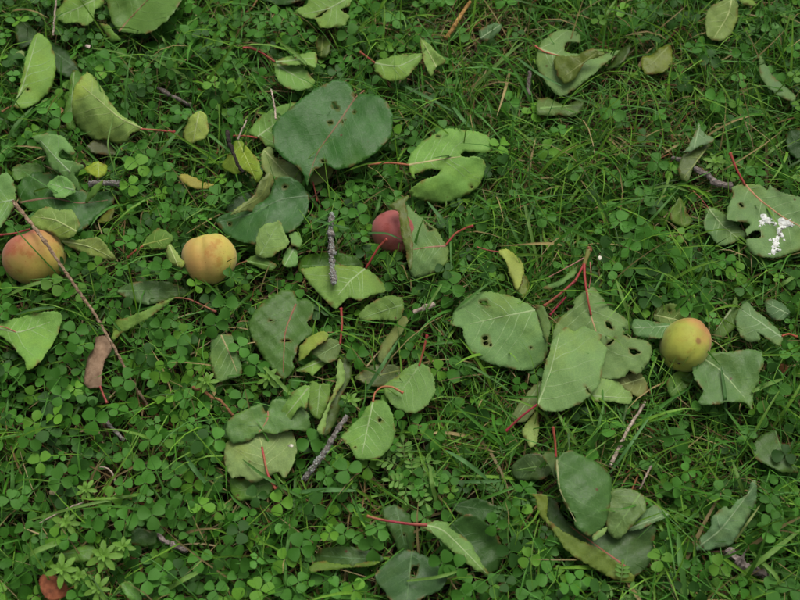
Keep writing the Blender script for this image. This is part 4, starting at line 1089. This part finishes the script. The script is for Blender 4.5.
def sample_ground(n, near=True):
    """points on the ground in view (a little beyond the frame) or in the belt around it"""
    if near:
        x = R3.uniform(-70, 870, n); y = R3.uniform(-70, 670, n)
        P = at(x, y, 0.0)
        # even density on the ground: farther ground is seen smaller
        w = (np.linalg.norm(P - CAM, axis=1) / 1.06) ** 3
        k = R3.random(n) < np.clip(w, 0, 1)
        return P[k], x[k], y[k]
    r = np.sqrt(R3.uniform(.0, 1.75 ** 2, n)); a = R3.uniform(0, 6.2832, n)
    P = np.stack([r * np.cos(a), r * np.sin(a) + .05, np.zeros(n)], -1)
    x, y = to_px(P + [0, 0, 0])
    k = ~((x > -70) & (x < 870) & (y > -70) & (y < 670))
    return P[k], x[k], y[k]


def grass(n, kind, keepover=.05, near=True):
    P, x, y = sample_ground(n, near)
    if near:
        d = (field(x, y, BARE, .40) if kind == 'thatch' else field(x, y, GRASS_F, .58)) * (.55 + .6 * patch(P[:, 0], P[:, 1]))
        b = 1 if kind == 'thatch' else 1 - field(x, y, BARE, 0.0) * .75
        k = R3.random(len(P)) < d * b
        P, x, y = P[k], x[k], y[k]
    m = len(P)
    P[:, 2] = soil_z(P[:, 0], P[:, 1]) / 1000
    az = R3.uniform(0, 6.2832, m)
    if kind == 'fine':
        L = R3.gamma(5, .0088, m).clip(.015, .10); W = R3.uniform(.0006, .0014, m)
        e0 = np.radians(R3.uniform(25, 85, m)); bend = np.radians(R3.uniform(20, 120, m))
    elif kind == 'broad':
        L = R3.gamma(7, .0072, m).clip(.025, .10); W = R3.uniform(.0014, .0030, m)
        e0 = np.radians(R3.uniform(30, 75, m)); bend = np.radians(R3.uniform(30, 110, m))
    else:   # thatch
        L = R3.gamma(4, .008, m).clip(.01, .07); W = R3.uniform(.0005, .0014, m)
        P[:, 2] += R3.uniform(.0, .015, m)
        e0 = np.radians(R3.uniform(-4, 22, m)); bend = np.radians(R3.uniform(0, 40, m))
    S, A, B = strips(P, az, L, W, e0, bend, R3.normal(0, 1.1, m), 7 if kind == 'broad' else 6, R3.normal(0, .5, m))
    t = top_at(S)
    over = ((t > -50) & (S[..., 2] * 1000 > t - 1.5)).any(1)
    k = ~over | (R3.random(m) < keepover)
    if kind == 'thatch': k = ~over
    S, A, B = S[k], A[k], B[k]; m = len(S); ko = over[k]
    if kind == 'thatch':
        u = R3.random((m, 1)); v = R3.random((m, 1))
        col = np.array([.085, .050, .022]) * (1 - u) + np.array([.27, .185, .075]) * u
        col = np.where(v > .86, np.array([.40, .33, .17]), col); col = np.where(v < .3, np.array([.055, .032, .018]), col)
        col = np.where((v > .3) & (v < .42), np.array([.20, .085, .035]), col)
    else:
        col = np.where(ko[:, None], grass_tint(m, 0), grass_tint(m, .09 if kind == 'fine' else .03))
    return strips_mesh(S, A, B, col)


def join(parts):
    Vs, Fs, Cs = [], [], []; n = 0
    for V, F, C in parts:
        Vs.append(V); Fs.append(F + n); Cs.append(C); n += len(V)
    return np.vstack(Vs), np.vstack(Fs), np.vstack(Cs)


V, F, C = join([grass(30000, 'thatch'), grass(5000, 'thatch', near=False)])
o = link('dry_thatch', mesh_np('dry_thatch', V, F, True, [M_STRAW], C)); tag(o, 'brown and straw-coloured dead grass thatch covering the soil', 'thatch', kind='stuff')

V, F, C = join([grass(66000, 'fine', .06), grass(14000, 'broad', .07), grass(16000, 'fine', near=False), grass(9000, 'broad', near=False)])
o = link('lawn_grass', mesh_np('lawn_grass', V, F, True, [M_GRASS], C)); tag(o, 'green grass blades growing through the clover all over the lawn', 'grass', kind='stuff')

# ------------------------------------------------------------------ clover
def leaflet_shape(seed):
    r = np.random.default_rng(seed)
    mx = [0, .3, .6, .965 + r.uniform(-.03, .03)]
    wd = r.uniform(.92, 1.1)
    side = [(.08, .11), (.22, .28), (.40, .41), (.58, .47), (.76, .47), (.90, .39), (.975, .24), (1.0, .09)]
    k1, k2, dr = r.uniform(.10, .42), r.uniform(-.1, .25), r.uniform(.05, .28)

    def z(x, y): return k1 * abs(y) - k2 * y * y - dr * x * x + .08 * x
    V = [(x, 0, z(x, 0)) for x in mx]
    V += [(x, y * wd * r.uniform(.95, 1.05), z(x, y)) for x, y in side] + [(x, -y * wd * r.uniform(.95, 1.05), z(x, y)) for x, y in side]
    tri = []
    for b, s in ((4, 1), (12, -1)):
        q = [(0, b, 1), (b, b + 1, 1), (b + 1, b + 2, 1), (1, b + 2, 2), (b + 2, b + 3, 2), (b + 3, b + 4, 2), (2, b + 4, 3), (b + 4, b + 5, 3), (b + 5, b + 6, 3), (b + 6, b + 7, 3)]
        tri += [t if s < 0 else t[::-1] for t in q]
    return np.array(V, float), np.array(tri)


LEAFLETS = [leaflet_shape(k) for k in range(8)]
STALK_V, STALK_F = tube([(0, 0, 0), (.02, 0, .3), (.03, .01, .65), (0, 0, 1)], 1.0, 5, 0, 1)

TRACED = [(185,35),(175,25),(168,70),(193,48),(75,52),(46,108),(60,118),(110,60),(130,185),(126,243),(97,266),(162,269),(180,271),(75,332),(83,346),(147,355),(125,380),(178,345),(57,380),(8,372),(20,378),(60,396),(160,372),
          (215,325),(225,306),(240,347),(232,277),(242,398),(310,441),(375,447),(347,470),(215,440),(257,496),(280,503),(378,530),(372,548),(442,563),(457,568),(495,524),(490,586),(338,588),(354,590),(310,540),(300,548),
          (510,552),(529,558),(569,585),(530,592),(40,462),(77,475),(60,480),(145,483),(92,528),(125,520),(152,515),(15,575),(147,580),(175,475),(720,567),(740,588),(772,520),(768,532),(659,273),(612,270),(650,300),(704,304),(690,312),
          (620,222),(629,248),(648,240),(650,38),(740,80),(565,90),(227,55),(212,83),(212,110),(370,5),(349,35),(375,33),(300,62),(302,83),(575,172),(505,165),(500,145),(445,270),(452,285),(487,270),(415,265),(240,20),(20,20),(12,60),(150,110),(160,60),
          (715,100),(795,50),(620,10),(655,12),(560,130),(548,150),(780,310),(785,455),(660,560),(700,590),(790,590),(600,590),(30,440),(10,500),(25,530),(200,560),(215,590),(240,560),(260,590),(285,560),(180,420),(195,440),(150,440),(95,420)]


def clover_points():
    """head x, y, z (m), size (m), turn, tilt"""
    pts = []
    grid = {}

    def ok(x, y, z, s):
        gi, gj = int(x // .012), int(y // .012)
        for a in range(gi - 1, gi + 2):
            for b in range(gj - 1, gj + 2):
                for (X, Y, Z, S_) in grid.get((a, b), ()):
                    d2 = (X - x) ** 2 + (Y - y) ** 2
                    if d2 < (.62 * (s + S_)) ** 2 and abs(Z - z) < .005: return False
                    if d2 < (.30 * (s + S_)) ** 2 and abs(Z - z) < .011: return False
        return True

    def add(x, y, z, s, traced):
        grid.setdefault((int(x // .012), int(y // .012)), []).append((x, y, z, s))
        pts.append((x, y, z, s, R3.uniform(0, 6.2832), R3.normal(0, .33), R3.normal(-.10, .33), traced))
    for (px, py) in TRACED:
        z = R3.uniform(27, 36); P = at(px, py, z); add(P[0], P[1], P[2], R3.uniform(.0072, .0102), 1)
    Pn, x, y = sample_ground(21000, True)
    d = field(x, y, CLOVER_F, .42) * (.45 + .75 * patch(Pn[:, 0] + 3, Pn[:, 1] - 2)) * (1 - .7 * field(x, y, BARE, 0.0))
    keep = R3.random(len(Pn)) < d * 1.2
    for p in Pn[keep]:
        s = R3.triangular(.0045, .0074, .0108); z = R3.triangular(.007, .020, .036)
        if ok(p[0], p[1], z, s): add(p[0], p[1], z, s, 0)
    Pf, x, y = sample_ground(9000, False)
    for p in Pf:
        s = R3.uniform(.008, .013); z = R3.triangular(.010, .022, .036)
        if ok(p[0], p[1], z, s): add(p[0], p[1], z, s, 0)
    return np.array(pts)


CP = clover_points()


def clover_frames(cp):
    n = len(cp); tx, ty = cp[:, 5], cp[:, 6]
    N = np.stack([tx, ty, np.ones(n)], -1); N /= np.linalg.norm(N, axis=1)[:, None]
    E = np.stack([np.cos(cp[:, 4]), np.sin(cp[:, 4]), np.zeros(n)], -1); E -= N * (E * N).sum(1)[:, None]; E /= np.linalg.norm(E, axis=1)[:, None]
    return N, E, np.cross(N, E)


N_, E_, B_ = clover_frames(CP)
# clover under a fallen leaf stays under it
chk = [CP[:, :3]]
for k in range(3):
    a = k * 2.0944
    for f, g in ((1.0, 0), (.75, .45), (.75, -.45)):
        ca, sa = math.cos(a), math.sin(a)
        dx, dy = f * ca - g * sa, f * sa + g * ca
        chk.append(CP[:, :3] + CP[:, 3:4] * (E_ * dx + B_ * dy))
chk = np.stack(chk, 1)
t = top_at(chk)
hit = (t > -50) & (chk[..., 2] * 1000 > t - 2.0)
nh = hit.sum(1)
ok_ = (nh == 0) | ((CP[:, 7] > 0) & (nh <= 6))
CP, N_, E_, B_ = CP[ok_], N_[ok_], E_[ok_], B_[ok_]
hid = ((t > -50).sum(1)[ok_]) > 4
cpx, cpy = to_px(CP[:, :3])
inframe = (cpx > 6) & (cpx < 794) & (cpy > 6) & (cpy < 594)
# how large and how open to view each clover leaf is: near, big, not under a leaf, not under other clover
over_n = np.zeros(len(CP))
for i in np.where(inframe)[0]:
    d2 = (cpx - cpx[i]) ** 2 + (cpy - cpy[i]) ** 2
    over_n[i] = ((d2 < 120) & (CP[:, 2] > CP[i, 2] + .001)).sum()
score = CP[:, 3] * 1000 / np.linalg.norm(CP[:, :3] - CAM, axis=1) + CP[:, 2] * 160 - over_n * 2.2 + CP[:, 7] * 4 - hid * 50 - (~inframe) * 100
order = np.argsort(-score)
single = order[:300]; rest = order[300:]


def clover_tint(n):
    u = R3.random((n, 1)); v = R3.random((n, 1))
    col = np.array([.038, .146, .010]) * (1 - u) + np.array([.072, .222, .026]) * u
    col = np.where(v < .12, np.array([.105, .262, .022]), col); col = np.where(v > .86, np.array([.029, .098, .012]), col)
    return col * R3.uniform(.75, 1.22, (n, 1))


def clover_mass(idx):
    Vs, Fs, Cs = [], [], []; n = 0
    cp, Nn, Ee, Bb = CP[idx], N_[idx], E_[idx], B_[idx]
    tint = clover_tint(len(idx))
    for k in range(3):
        for q, (LV, LF) in enumerate(LEAFLETS):
            sel = np.where((np.arange(len(idx)) + k * 3) % len(LEAFLETS) == q)[0]
            if not len(sel): continue
            a = k * 2.0944 + R3.normal(0, .12, len(sel))
            e = Ee[sel] * np.cos(a)[:, None] + Bb[sel] * np.sin(a)[:, None]; b = np.cross(Nn[sel], e)
            s = (cp[sel, 3] * R3.uniform(.88, 1.1, len(sel)))[:, None, None]
            V = cp[sel, None, :3] + s * (LV[None, :, 0:1] * e[:, None] + LV[None, :, 1:2] * b[:, None] + LV[None, :, 2:3] * Nn[sel][:, None]) + .0004 * e[:, None]
            m = len(LV)
            Fs.append((LF[None] + (np.arange(len(sel)) * m)[:, None, None]).reshape(-1, 3) + n)
            Vs.append(V.reshape(-1, 3)); Cs.append(np.repeat(tint[sel] * R3.uniform(.92, 1.08, (len(sel), 1)), m, 0)); n += m * len(sel)
    # stalks
    root = cp[:, :3] + np.stack([R3.normal(0, .006, len(idx)), R3.normal(0, .006, len(idx)), np.zeros(len(idx))], -1); root[:, 2] = soil_z(root[:, 0], root[:, 1]) / 1000
    side = np.array([[math.cos(j * 2.0944), math.sin(j * 2.0944), 0] for j in range(3)]) * .00045
    for j0 in range(2):
        pass
    mid = root * .5 + cp[:, :3] * .5 + np.stack([R3.normal(0, .002, len(idx)), R3.normal(0, .002, len(idx)), np.zeros(len(idx))], -1)
    V = np.stack([root[:, None] + side, mid[:, None] + side, cp[:, None, :3] + side], 1).reshape(-1, 3)
    f = []
    for a in range(2):
        for j in range(3):
            p, q = a * 3 + j, a * 3 + (j + 1) % 3
            f += [(p, q, q + 3), (p, q + 3, p + 3)]
    f = np.array(f)
    Fs.append((f[None] + (np.arange(len(idx)) * 9)[:, None, None]).reshape(-1, 3) + n); Vs.append(V); Cs.append(np.repeat(np.array([[.10, .17, .05]]) * R3.uniform(.7, 1.2, (len(idx), 1)), 9, 0))
    return np.vstack(Vs), np.vstack(Fs), np.vstack(Cs)


V, F, C = clover_mass(rest)
o = link('clover_cover', mesh_np('clover_cover', V, F, True, [M_CLOVER], C)); tag(o, 'mass of small green clover filling the lawn between the leaves', 'clover', kind='stuff')

PLACES = [((37, 70), 'upright grey-green leaf'), ((100, 110), 'pale cupped leaf'), ((145, 10), 'two-tone top leaf'), ((75, 8), 'torn leaf at the top left'), ((62, 160), 'beak-shaped torn leaf'), ((33, 257), 'left apricot'), ((100, 318), 'long bare twig'),
          ((208, 258), 'yellow apricot'), ((98, 362), 'rolled pink-brown leaf'), ((32, 335), 'pale leaf at the left edge'), ((145, 300), 'curved leaf with pale rim'), ((262, 215), 'blue-green leaf with two pinholes'), ((332, 125), 'dark heart-shaped leaf'),
          ((295, 72), 'folded leaf above the heart leaf'), ((398, 67), 'flat almond leaf'), ((430, 55), 'pointed yellow-green leaf'), ((325, 10), 'two-lobed top leaf'), ((445, 165), 'notched pale leaf'), ((388, 228), 'dull red apricot'), ((430, 250), 'leaf beside the red apricot'),
          ((332, 250), 'upright lichen twig'), ((280, 335), 'dark leaf with reddish midrib'), ((225, 358), 'pale leaf below the yellow apricot'), ((213, 400), 'rusty brown stem'), ((258, 455), 'pale spotted leaf'), ((370, 432), 'leaf with the hooked stalk'),
          ((412, 388), 'round leaf with upright red stalk'), ((325, 450), 'slanting lichen twig'), ((410, 473), 'feathery vetch'), ((395, 521), 'long crimson stalk'), ((412, 578), 'dark round bottom leaf'), ((345, 560), 'dark leaf with yellow-green rim'),
          ((500, 330), 'large holed flat leaf'), ((588, 330), 'big sprig leaves'), ((570, 65), 'olive-flapped leaf'), ((696, 145), 'arrow-shaped leaf'), ((770, 220), 'spattered leaf'), ((687, 346), 'green apricot'), ((730, 375), 'broad leaf by the green apricot'),
          ((760, 325), 'twisted pale leaf'), ((627, 435), 'whitish stem fragment'), ((600, 515), 'stacked leaves'), ((728, 520), 'notched grey-green leaf'), ((745, 563), 'mauve bark chip'), ((775, 452), 'dark leaf at lower right'), ((52, 588), 'red-brown dead leaf'),
          ((75, 553), 'smooth green leaf at lower left'), ((115, 430), 'small grey twig at left'), ((110, 473), 'white curled thread'), ((172, 544), 'short grey twig at lower left'), ((53, 491), 'beige flake'), ((657, 60), 'yellow-olive leaf'), ((722, 18), 'pale top right leaf'),
          ((778, 80), 'narrow leaf at the right edge'), ((457, 20), 'ochre dry stem'), ((490, 32), 'oval blue-green leaf'), ((243, 160), 'leaf crossed by the dark twig'), ((131, 592), 'small oval bottom leaf'), ((680, 212), 'small yellow-green leaf at right'), ((163, 240), 'brown-rimmed bright leaf')]
PXY = np.array([p for p, _ in PLACES], float)
SECT = ['right of', 'below and right of', 'below', 'below and left of', 'left of', 'above and left of', 'above', 'above and right of']
RANK = {}
lab_of = {}
tmp = {}
for i in single:
    d = PXY - (cpx[i], cpy[i]); dd = (d ** 2).sum(1); k = int(np.argmin(dd))
    sec = int(round(math.atan2(-d[k][1], -d[k][0]) / (math.pi / 4))) % 8
    tmp.setdefault((k, sec), []).append((dd[k], i))
for (k, sec), lst in tmp.items():
    lst.sort()
    for r, (_, i) in enumerate(lst):
        how = ['just ', 'second nearest ', 'third nearest ', 'fourth nearest ', 'fifth nearest ', 'sixth nearest ', 'seventh nearest ', 'outermost '][min(r, 7)] if len(lst) > 1 else ''
        lab_of[i] = 'clover leaf ' + how + SECT[sec] + ' the ' + PLACES[k][1]
LMESH = [mesh_np('leaflet', v, f, True, [M_PLANT]) for v, f in LEAFLETS]
sv = STALK_V.copy()
SMESH = {}
from mathutils import Matrix
tints = clover_tint(len(single))
for n, i in enumerate(single):
    x, y, z, s = CP[i, :4]
    gz = soil_z(np.array(x), np.array(y)) / 1000
    t = thing('clover', (x, y, gz), lab_of[i], 'clover', 'clover leaves in the lawn')
    h = z - gz
    key = n % 6
    if key not in SMESH:
        q = np.random.default_rng(key)
        p = np.array([(q.normal(0, .004), q.normal(0, .004), 0), (q.normal(0, .003), q.normal(0, .003), .35), (q.normal(0, .0015), q.normal(0, .0015), .7), (0, 0, 1)])
        # the unit of height is stretched to each stalk, its thickness is not
        V, F = tube(p * (1, 1, .03), .00048, 5, 0, key); V[:, 2] /= .03
        SMESH[key] = mesh_np('stalk', V, F, True, [M_PLANT])
    st = link('stalk', SMESH[key], t); st.scale = (1, 1, h); st.color = (.11, .18, .06, 1)
    Nn, Ee, Bb = N_[i], E_[i], B_[i]
    for j in range(3):
        a = j * 2.0944 + R3.normal(0, .1)
        e = Ee * math.cos(a) + Bb * math.sin(a); b = np.cross(Nn, e)
        lf = link('leaflet', LMESH[(n * 3 + j * 5) % len(LMESH)], t)
        sc = s * R3.uniform(.92, 1.08)
        m = Matrix(((e[0], b[0], Nn[0], 0), (e[1], b[1], Nn[1], 0), (e[2], b[2], Nn[2], 0), (0, 0, 0, 1)))
        lf.matrix_local = Matrix.Translation((e[0] * .0004, e[1] * .0004, h + e[2] * .0004)) @ m @ Matrix.Scale(sc, 4)
        lf.color = (*np.clip(tints[n] * R3.uniform(.93, 1.07), 0, 1), 1)

# ------------------------------------------------------------------ small plants that stand out
def whorl_plant(label, px, py, z, s, col=(.13, .27, .035)):
    P = at(px, py, z); gz = float(soil_z(P[0], P[1])) / 1000
    t = thing('bedstraw_plant', (P[0], P[1], gz), label, 'small plant', 'star-shaped bedstraw plants')
    h = P[2] - gz
    V, F = tube([(.002, .003, 0), (.001, .001, h * .5), (0, 0, h)], .0006, 5, 0, 1)
    st = link('stem', mesh_np('stem', V, F, True, [M_PLANT]), t); st.color = (.10, .19, .04, 1)
    for lev, (zz, sc, cnt, el) in enumerate(((h, s, 7, .12), (h + .0015, s * .55, 6, .7))):
        for k in range(cnt):
            a = k * 6.2832 / cnt + R3.normal(0, .1) + lev; L = sc * R3.uniform(.85, 1.15)
            d = np.array([math.cos(a), math.sin(a), 0]); b = np.array([-math.sin(a), math.cos(a), 0]); c = []
            for f, w in ((0, .08), (.3, .14), (.6, .19), (.85, .13), (1, .02)):
                p = d * f * L * math.cos(el) + np.array([0, 0, zz + f * L * math.sin(el) - .25 * f * f * L])
                c += [p + b * w * L, p + np.array([0, 0, -.03 * L]), p - b * w * L]
            f_ = [(r * 3 + q, r * 3 + q + 1, r * 3 + q + 4, r * 3 + q + 3) for r in range(4) for q in (0, 1)]
            o = link('leaf', mesh_np('leaf', c, f_, True, [M_PLANT]), t); o.color = (*np.array(col) * R3.uniform(.85, 1.15), 1)


for lab, x, y, z, s in (('lower left star-shaped bedstraw plant right above the red-brown dead leaf', 62, 570, 36, .011), ('bright star-shaped bedstraw plant below the smooth green leaf, lower left', 104, 556, 37, .012),
                        ('star-shaped bedstraw plant right of the red-brown dead leaf', 79, 577, 33, .009), ('star-shaped bedstraw plant at the bottom edge, lower left', 98, 589, 36, .010),
                        ('dull star-shaped bedstraw plant above the smooth green leaf, lower left', 66, 523, 30, .010), ('small bedstraw plant beside the bare thatch at lower left', 86, 490, 30, .008),
                        ('small bedstraw plant under the dark round leaf, lower left', 123, 547, 34, .009), ('bedstraw plant right of the crooked mauve twig', 716, 162, 30, .010), ('bedstraw plant below the pale leaf left of centre', 268, 378, 30, .009),
                        ('bedstraw plant above the rusty brown stem', 207, 382, 28, .009), ('bedstraw plant under the curled long leaf, centre left', 350, 400, 26, .008)):
    whorl_plant(lab, x, y, z, s)


def vetch_plant(label, px, py, z, s, fronds, col=(.12, .26, .04)):
    P = at(px, py, z); gz = float(soil_z(P[0], P[1])) / 1000
    t = thing('vetch_plant', (P[0], P[1], gz), label, 'small plant', 'feathery vetch plants')
    h = P[2] - gz
    for fr in range(fronds):
        a = fr * 6.2832 / fronds + R3.normal(0, .25); d = np.array([math.cos(a), math.sin(a), 0]); b = np.array([-d[1], d[0], 0])
        pts = [np.array([0, 0, h * .2])] + [d * s * f + np.array([0, 0, h * (.75 + .3 * f - .25 * f * f)]) for f in (.15, .4, .7, 1.0)]
        V, F = tube(pts, .0004, 5, 0, 1)
        fo = link('frond', mesh_np('frond', V, F, True, [M_PLANT]), t); fo.color = (.12, .2, .05, 1)
        spots = [(f, sd) for f in (.45, .65, .85) for sd in (-1, 1)] + [(1.0, 0)]
        for f, sd in spots:
            c0 = d * s * f + np.array([0, 0, h * (.75 + .3 * f - .25 * f * f)])
            e = d if sd == 0 else (d * .35 + b * sd * .94); w_ = np.cross([0, 0, 1], e); L = s * .36 * R3.uniform(.85, 1.15)
            c = []
            for ff, w in ((0, .04), (.3, .18), (.65, .24), (.9, .14), (1, .02)):
                p = c0 + e * ff * L + np.array([0, 0, .10 * L * ff])
                c += [p + w_ * w * L, p + np.array([0, 0, -.05 * L]), p - w_ * w * L]
            f_ = [(r * 3 + q, r * 3 + q + 1, r * 3 + q + 4, r * 3 + q + 3) for r in range(4) for q in (0, 1)]
            o = link('leaflet', mesh_np('leaflet', c, f_, True, [M_PLANT]), fo); o.color = (*np.array(col) * R3.uniform(.85, 1.15), 1)


vetch_plant('bright feathery vetch plant below the leaf with the hooked stalk', 405, 466, 30, .020, 4)
vetch_plant('feathery vetch sprig right of the other, at lower centre', 414, 480, 33, .017, 4)
vetch_plant('dark feathery plant left of the stacked leaves', 508, 497, 26, .016, 3, (.06, .16, .03))
vetch_plant('feathery plant tip below the stacked leaves, bottom edge', 622, 585, 32, .015, 4, (.09, .21, .03))
vetch_plant('feathery plant left of the olive-flapped leaf base', 545, 143, 28, .014, 3, (.07, .18, .03))


# ------------------------------------------------------------------ the broad grass blades one can pick out
def grass_blade(label, pts, w, col=None, zz=(26, 34)):
    p = np.array([q[:2] for q in pts], float)
    if len(pts[0]) > 2: z = [q[2] for q in pts]
    else: z = np.interp(np.linspace(0, 1, len(pts)), [0, .5, 1], [zz[0] - 6, zz[1], zz[0]])
    q = catmull(np.column_stack([p, z]), False, 4.0)
    for _ in range(1):      # lie on, not in, what is underneath
        W = at(q[:, 0], q[:, 1], q[:, 2]); tt = top_at(W); q[:, 2] = np.maximum(q[:, 2], np.where(tt > -50, tt + 2.0, -99))
    ks = np.ones(7) / 7; q[:, 2] = np.maximum(q[:, 2], np.convolve(np.pad(q[:, 2], 3, mode='edge'), ks, 'valid'))
    W = at(q[:, 0], q[:, 1], q[:, 2]); off = at(p[0, 0], p[0, 1], 0); m = len(W)
    T = np.gradient(W, axis=0); T /= np.linalg.norm(T, axis=1)[:, None]
    tw = np.linspace(-.3, .5, m) * R3.normal(0, 1)
    sd = np.cross(T, [0, 0, 1.0]); sd /= np.linalg.norm(sd, axis=1)[:, None]; nn = np.cross(sd, T)
    sd2 = sd * np.cos(tw)[:, None] + nn * np.sin(tw)[:, None]; n2 = np.cross(sd2, T)
    prof = np.interp(np.linspace(0, 1, m), [0, .2, .6, .85, 1], [.6, .9, 1, .65, .05]) * w * .4 / 1000
    A = W + sd2 * prof[:, None] + n2 * prof[:, None] * .4; B = W - sd2 * prof[:, None] + n2 * prof[:, None] * .4
    V, F, C = strips_mesh(W[None], A[None], B[None], np.ones((1, 3)))
    o = link('grass_blade', mesh_np('grass_blade', V - off, F, True, [M_PLANT])); o.location = off
    c = np.array(col if col else (.065, .17, .03)) * R3.uniform(.85, 1.15); o.color = (*c, 1)
    tag(o, label, 'grass blade', 'broad single grass blades')


BLUEG = (.080, .195, .055); LIGHTG = (.115, .225, .04)
for lab, pts, w, c in (
    ('pale broad grass blade right of the top two-tone leaf', [(193,81),(168,67),(147,54)], 4, LIGHTG),
    ('grass blade running right from the tiny pinkish petal', [(92,48),(115,52),(137,59)], 2.5, LIGHTG),
    ('slanting grass blade below the upright leaf at the left edge', [(3,152),(14,128),(33,107)], 4, None),
    ('short steep grass blade right of the top two-tone leaf', [(170,54),(164,40),(158,30)], 2.2, LIGHTG),
    ('long grass blade left of the small pink-edged leaf', [(150,165),(168,144),(186,122)], 4, None),
    ('grass blade lying over the red-stalked folded leaf', [(315,75),(297,55),(275,38)], 3.5, LIGHTG),
    ('grass blade left of the folded leaf above the heart leaf', [(252,104),(240,75),(229,55)], 3, None),
    ('long pale grass blade pointing to the upper right leaf', [(470,92),(505,57),(525,41)], 4, LIGHTG),
    ('bluish grass blade right of the pointed yellow-green leaf', [(400,84),(430,99),(455,113)], 4, BLUEG),
    ('grass blade above the notched pale leaf', [(453,107),(462,119),(473,131)], 4, BLUEG),
    ('upright grass blade right of the notched pale leaf', [(538,265),(529,225),(521,184)], 3.4, LIGHTG),
    ('slender blade crossing the upright one right of the notched leaf', [(524,250),(529,217),(541,188)], 2.6, None),
    ('grass blade lying across the olive-flapped leaf', [(517,58),(540,75),(562,86)], 3.2, BLUEG),
    ('flat bluish grass blade across the top of the upper lichen twig', [(307,217),(328,224),(351,229)], 3.4, BLUEG),
    ('thin arched blade below the large flat holed leaf', [(445,362),(472,367),(510,391)], 2.6, None),
    ('wide grass blade at the bottom edge, right of the stack', [(686,602),(681,565),(678,532)], 5.5, None),
    ('long broad blade rising to the right edge at the lower right corner', [(735,580),(768,555),(803,528)], 4.6, LIGHTG),
    ('bent blade in the lower right corner', [(787,600),(775,575),(750,550)], 3.6, LIGHTG),
    ('broad grass blade above the smooth green leaf, lower left', [(22,562),(37,551),(77,535)], 5, LIGHTG),
    ('upright dark blade at the left edge, lower left', [(11,507),(13,480),(13,450)], 4, None),
    ('short broad blade at the lower left edge', [(14,491),(32,475)], 4, None),
    ('grass blade left of the pale spotted leaf', [(206,484),(195,470),(184,453)], 4.5, BLUEG),
    ('grass blade between the dark leaf and the ragged leaf tip', [(291,395),(275,378),(257,360)], 4, LIGHTG),
    ('grass blade slanting beside the narrow rolled leaf', [(365,392),(383,365),(401,336)], 3.6, BLUEG),
    ('long blade crossing the pale spotted leaf and its stalk', [(302,498),(267,478),(242,459)], 3, None),
    ('grass blade right of the vetch at lower centre', [(486,478),(465,462),(445,450)], 4, BLUEG),
    ('level grass blade below it at lower centre', [(455,482),(478,482),(502,481)], 3, BLUEG),
    ('short upright blade just right of the vetch', [(436,501),(432,484),(430,466)], 3.6, LIGHTG),
    ('level bluish blade below the forked grey twig', [(300,492),(330,490),(357,491)], 4.6, BLUEG),
    ('thin pale blade over the dark round bottom leaf', [(407,581),(438,577),(468,568)], 2.8, LIGHTG),
    ('long curved blade under the left apricot', [(-4,301),(32,285),(66,279)], 4, LIGHTG),
    ('level blade above the leaf at the left edge', [(16,315),(34,310),(56,307)], 3.6, BLUEG),
    ('steep grass blade left of the leaves by the green apricot', [(631,321),(623,300),(615,277)], 3.4, LIGHTG),
    ('grass blade above the twisted leaf at the right edge', [(772,291),(786,282),(804,270)], 4, LIGHTG),
    ('pale short blade right of the broad leaf by the green apricot', [(752,392),(766,385),(783,379)], 4, LIGHTG),
    ('dark upright blade in front of the broad leaf', [(726,421),(725,395),(721,366)], 3.2, (.04,.12,.02)),
    ('grass blade at the top edge right of the folded leaf', [(598,28),(607,14),(618,-3)], 3.4, LIGHTG),
    ('arched pale blade under the arrow-shaped leaf', [(640,192),(668,186),(690,192)], 3, LIGHTG),
    ('long thin blade under the arched one at right', [(637,234),(660,210),(679,188)], 2.6, None),
    ('pale thin stem-like blade below the sprig', [(578,446),(566,428),(557,411)], 3.4, LIGHTG),
    ('thin upright blade between the sprig and the stem fragment', [(594,444),(599,424),(605,399)], 2.4, None),
    ('long pale blade crossing the stem fragment', [(610,473),(630,445),(652,413)], 2.8, BLUEG),
    ('grass blade over the spattered leaf stalk at right', [(755,163),(770,152),(786,139)], 3, LIGHTG),
    ('grass blade leaving the bottom of the notched pale leaf', [(453,233),(440,217),(427,201)], 3.6, BLUEG),
    ('pale blade in front of the dull red apricot', [(350,234),(375,233),(388,234),(402,240)], 2.4, BLUEG),
    ('blade hanging over the upper lichen twig from the heart leaf', [(371,223),(377,210),(381,194)], 3.2, None),
    ('grass blade across the notched grey-green leaf, lower right', [(744,494),(738,478),(731,458)], 3.6, LIGHTG),
    ('thin yellowish blade right of the notched grey-green leaf', [(735,541),(748,522),(762,502)], 2, (.2,.25,.08)),
    ('bottom edge blade right of the small oval leaf', [(167,590),(183,580),(203,570)], 4.4, LIGHTG),
    ('blade right of the curled yellow leaf', [(500,275),(480,290),(455,310)], 2.2, None),
    ('long blade beside the pale bark chip', [(420,320),(438,290),(452,265)], 2.4, LIGHTG),
    ('thin grass stalk in front of the pale cupped leaf', [(118,178),(108,145),(114,115)], 1.6, LIGHTG),
    ('level pale blade in the clover at lower left', [(30,520),(78,507),(134,495)], 2.6, LIGHTG)):
    grass_blade(lab, pts, w, c)
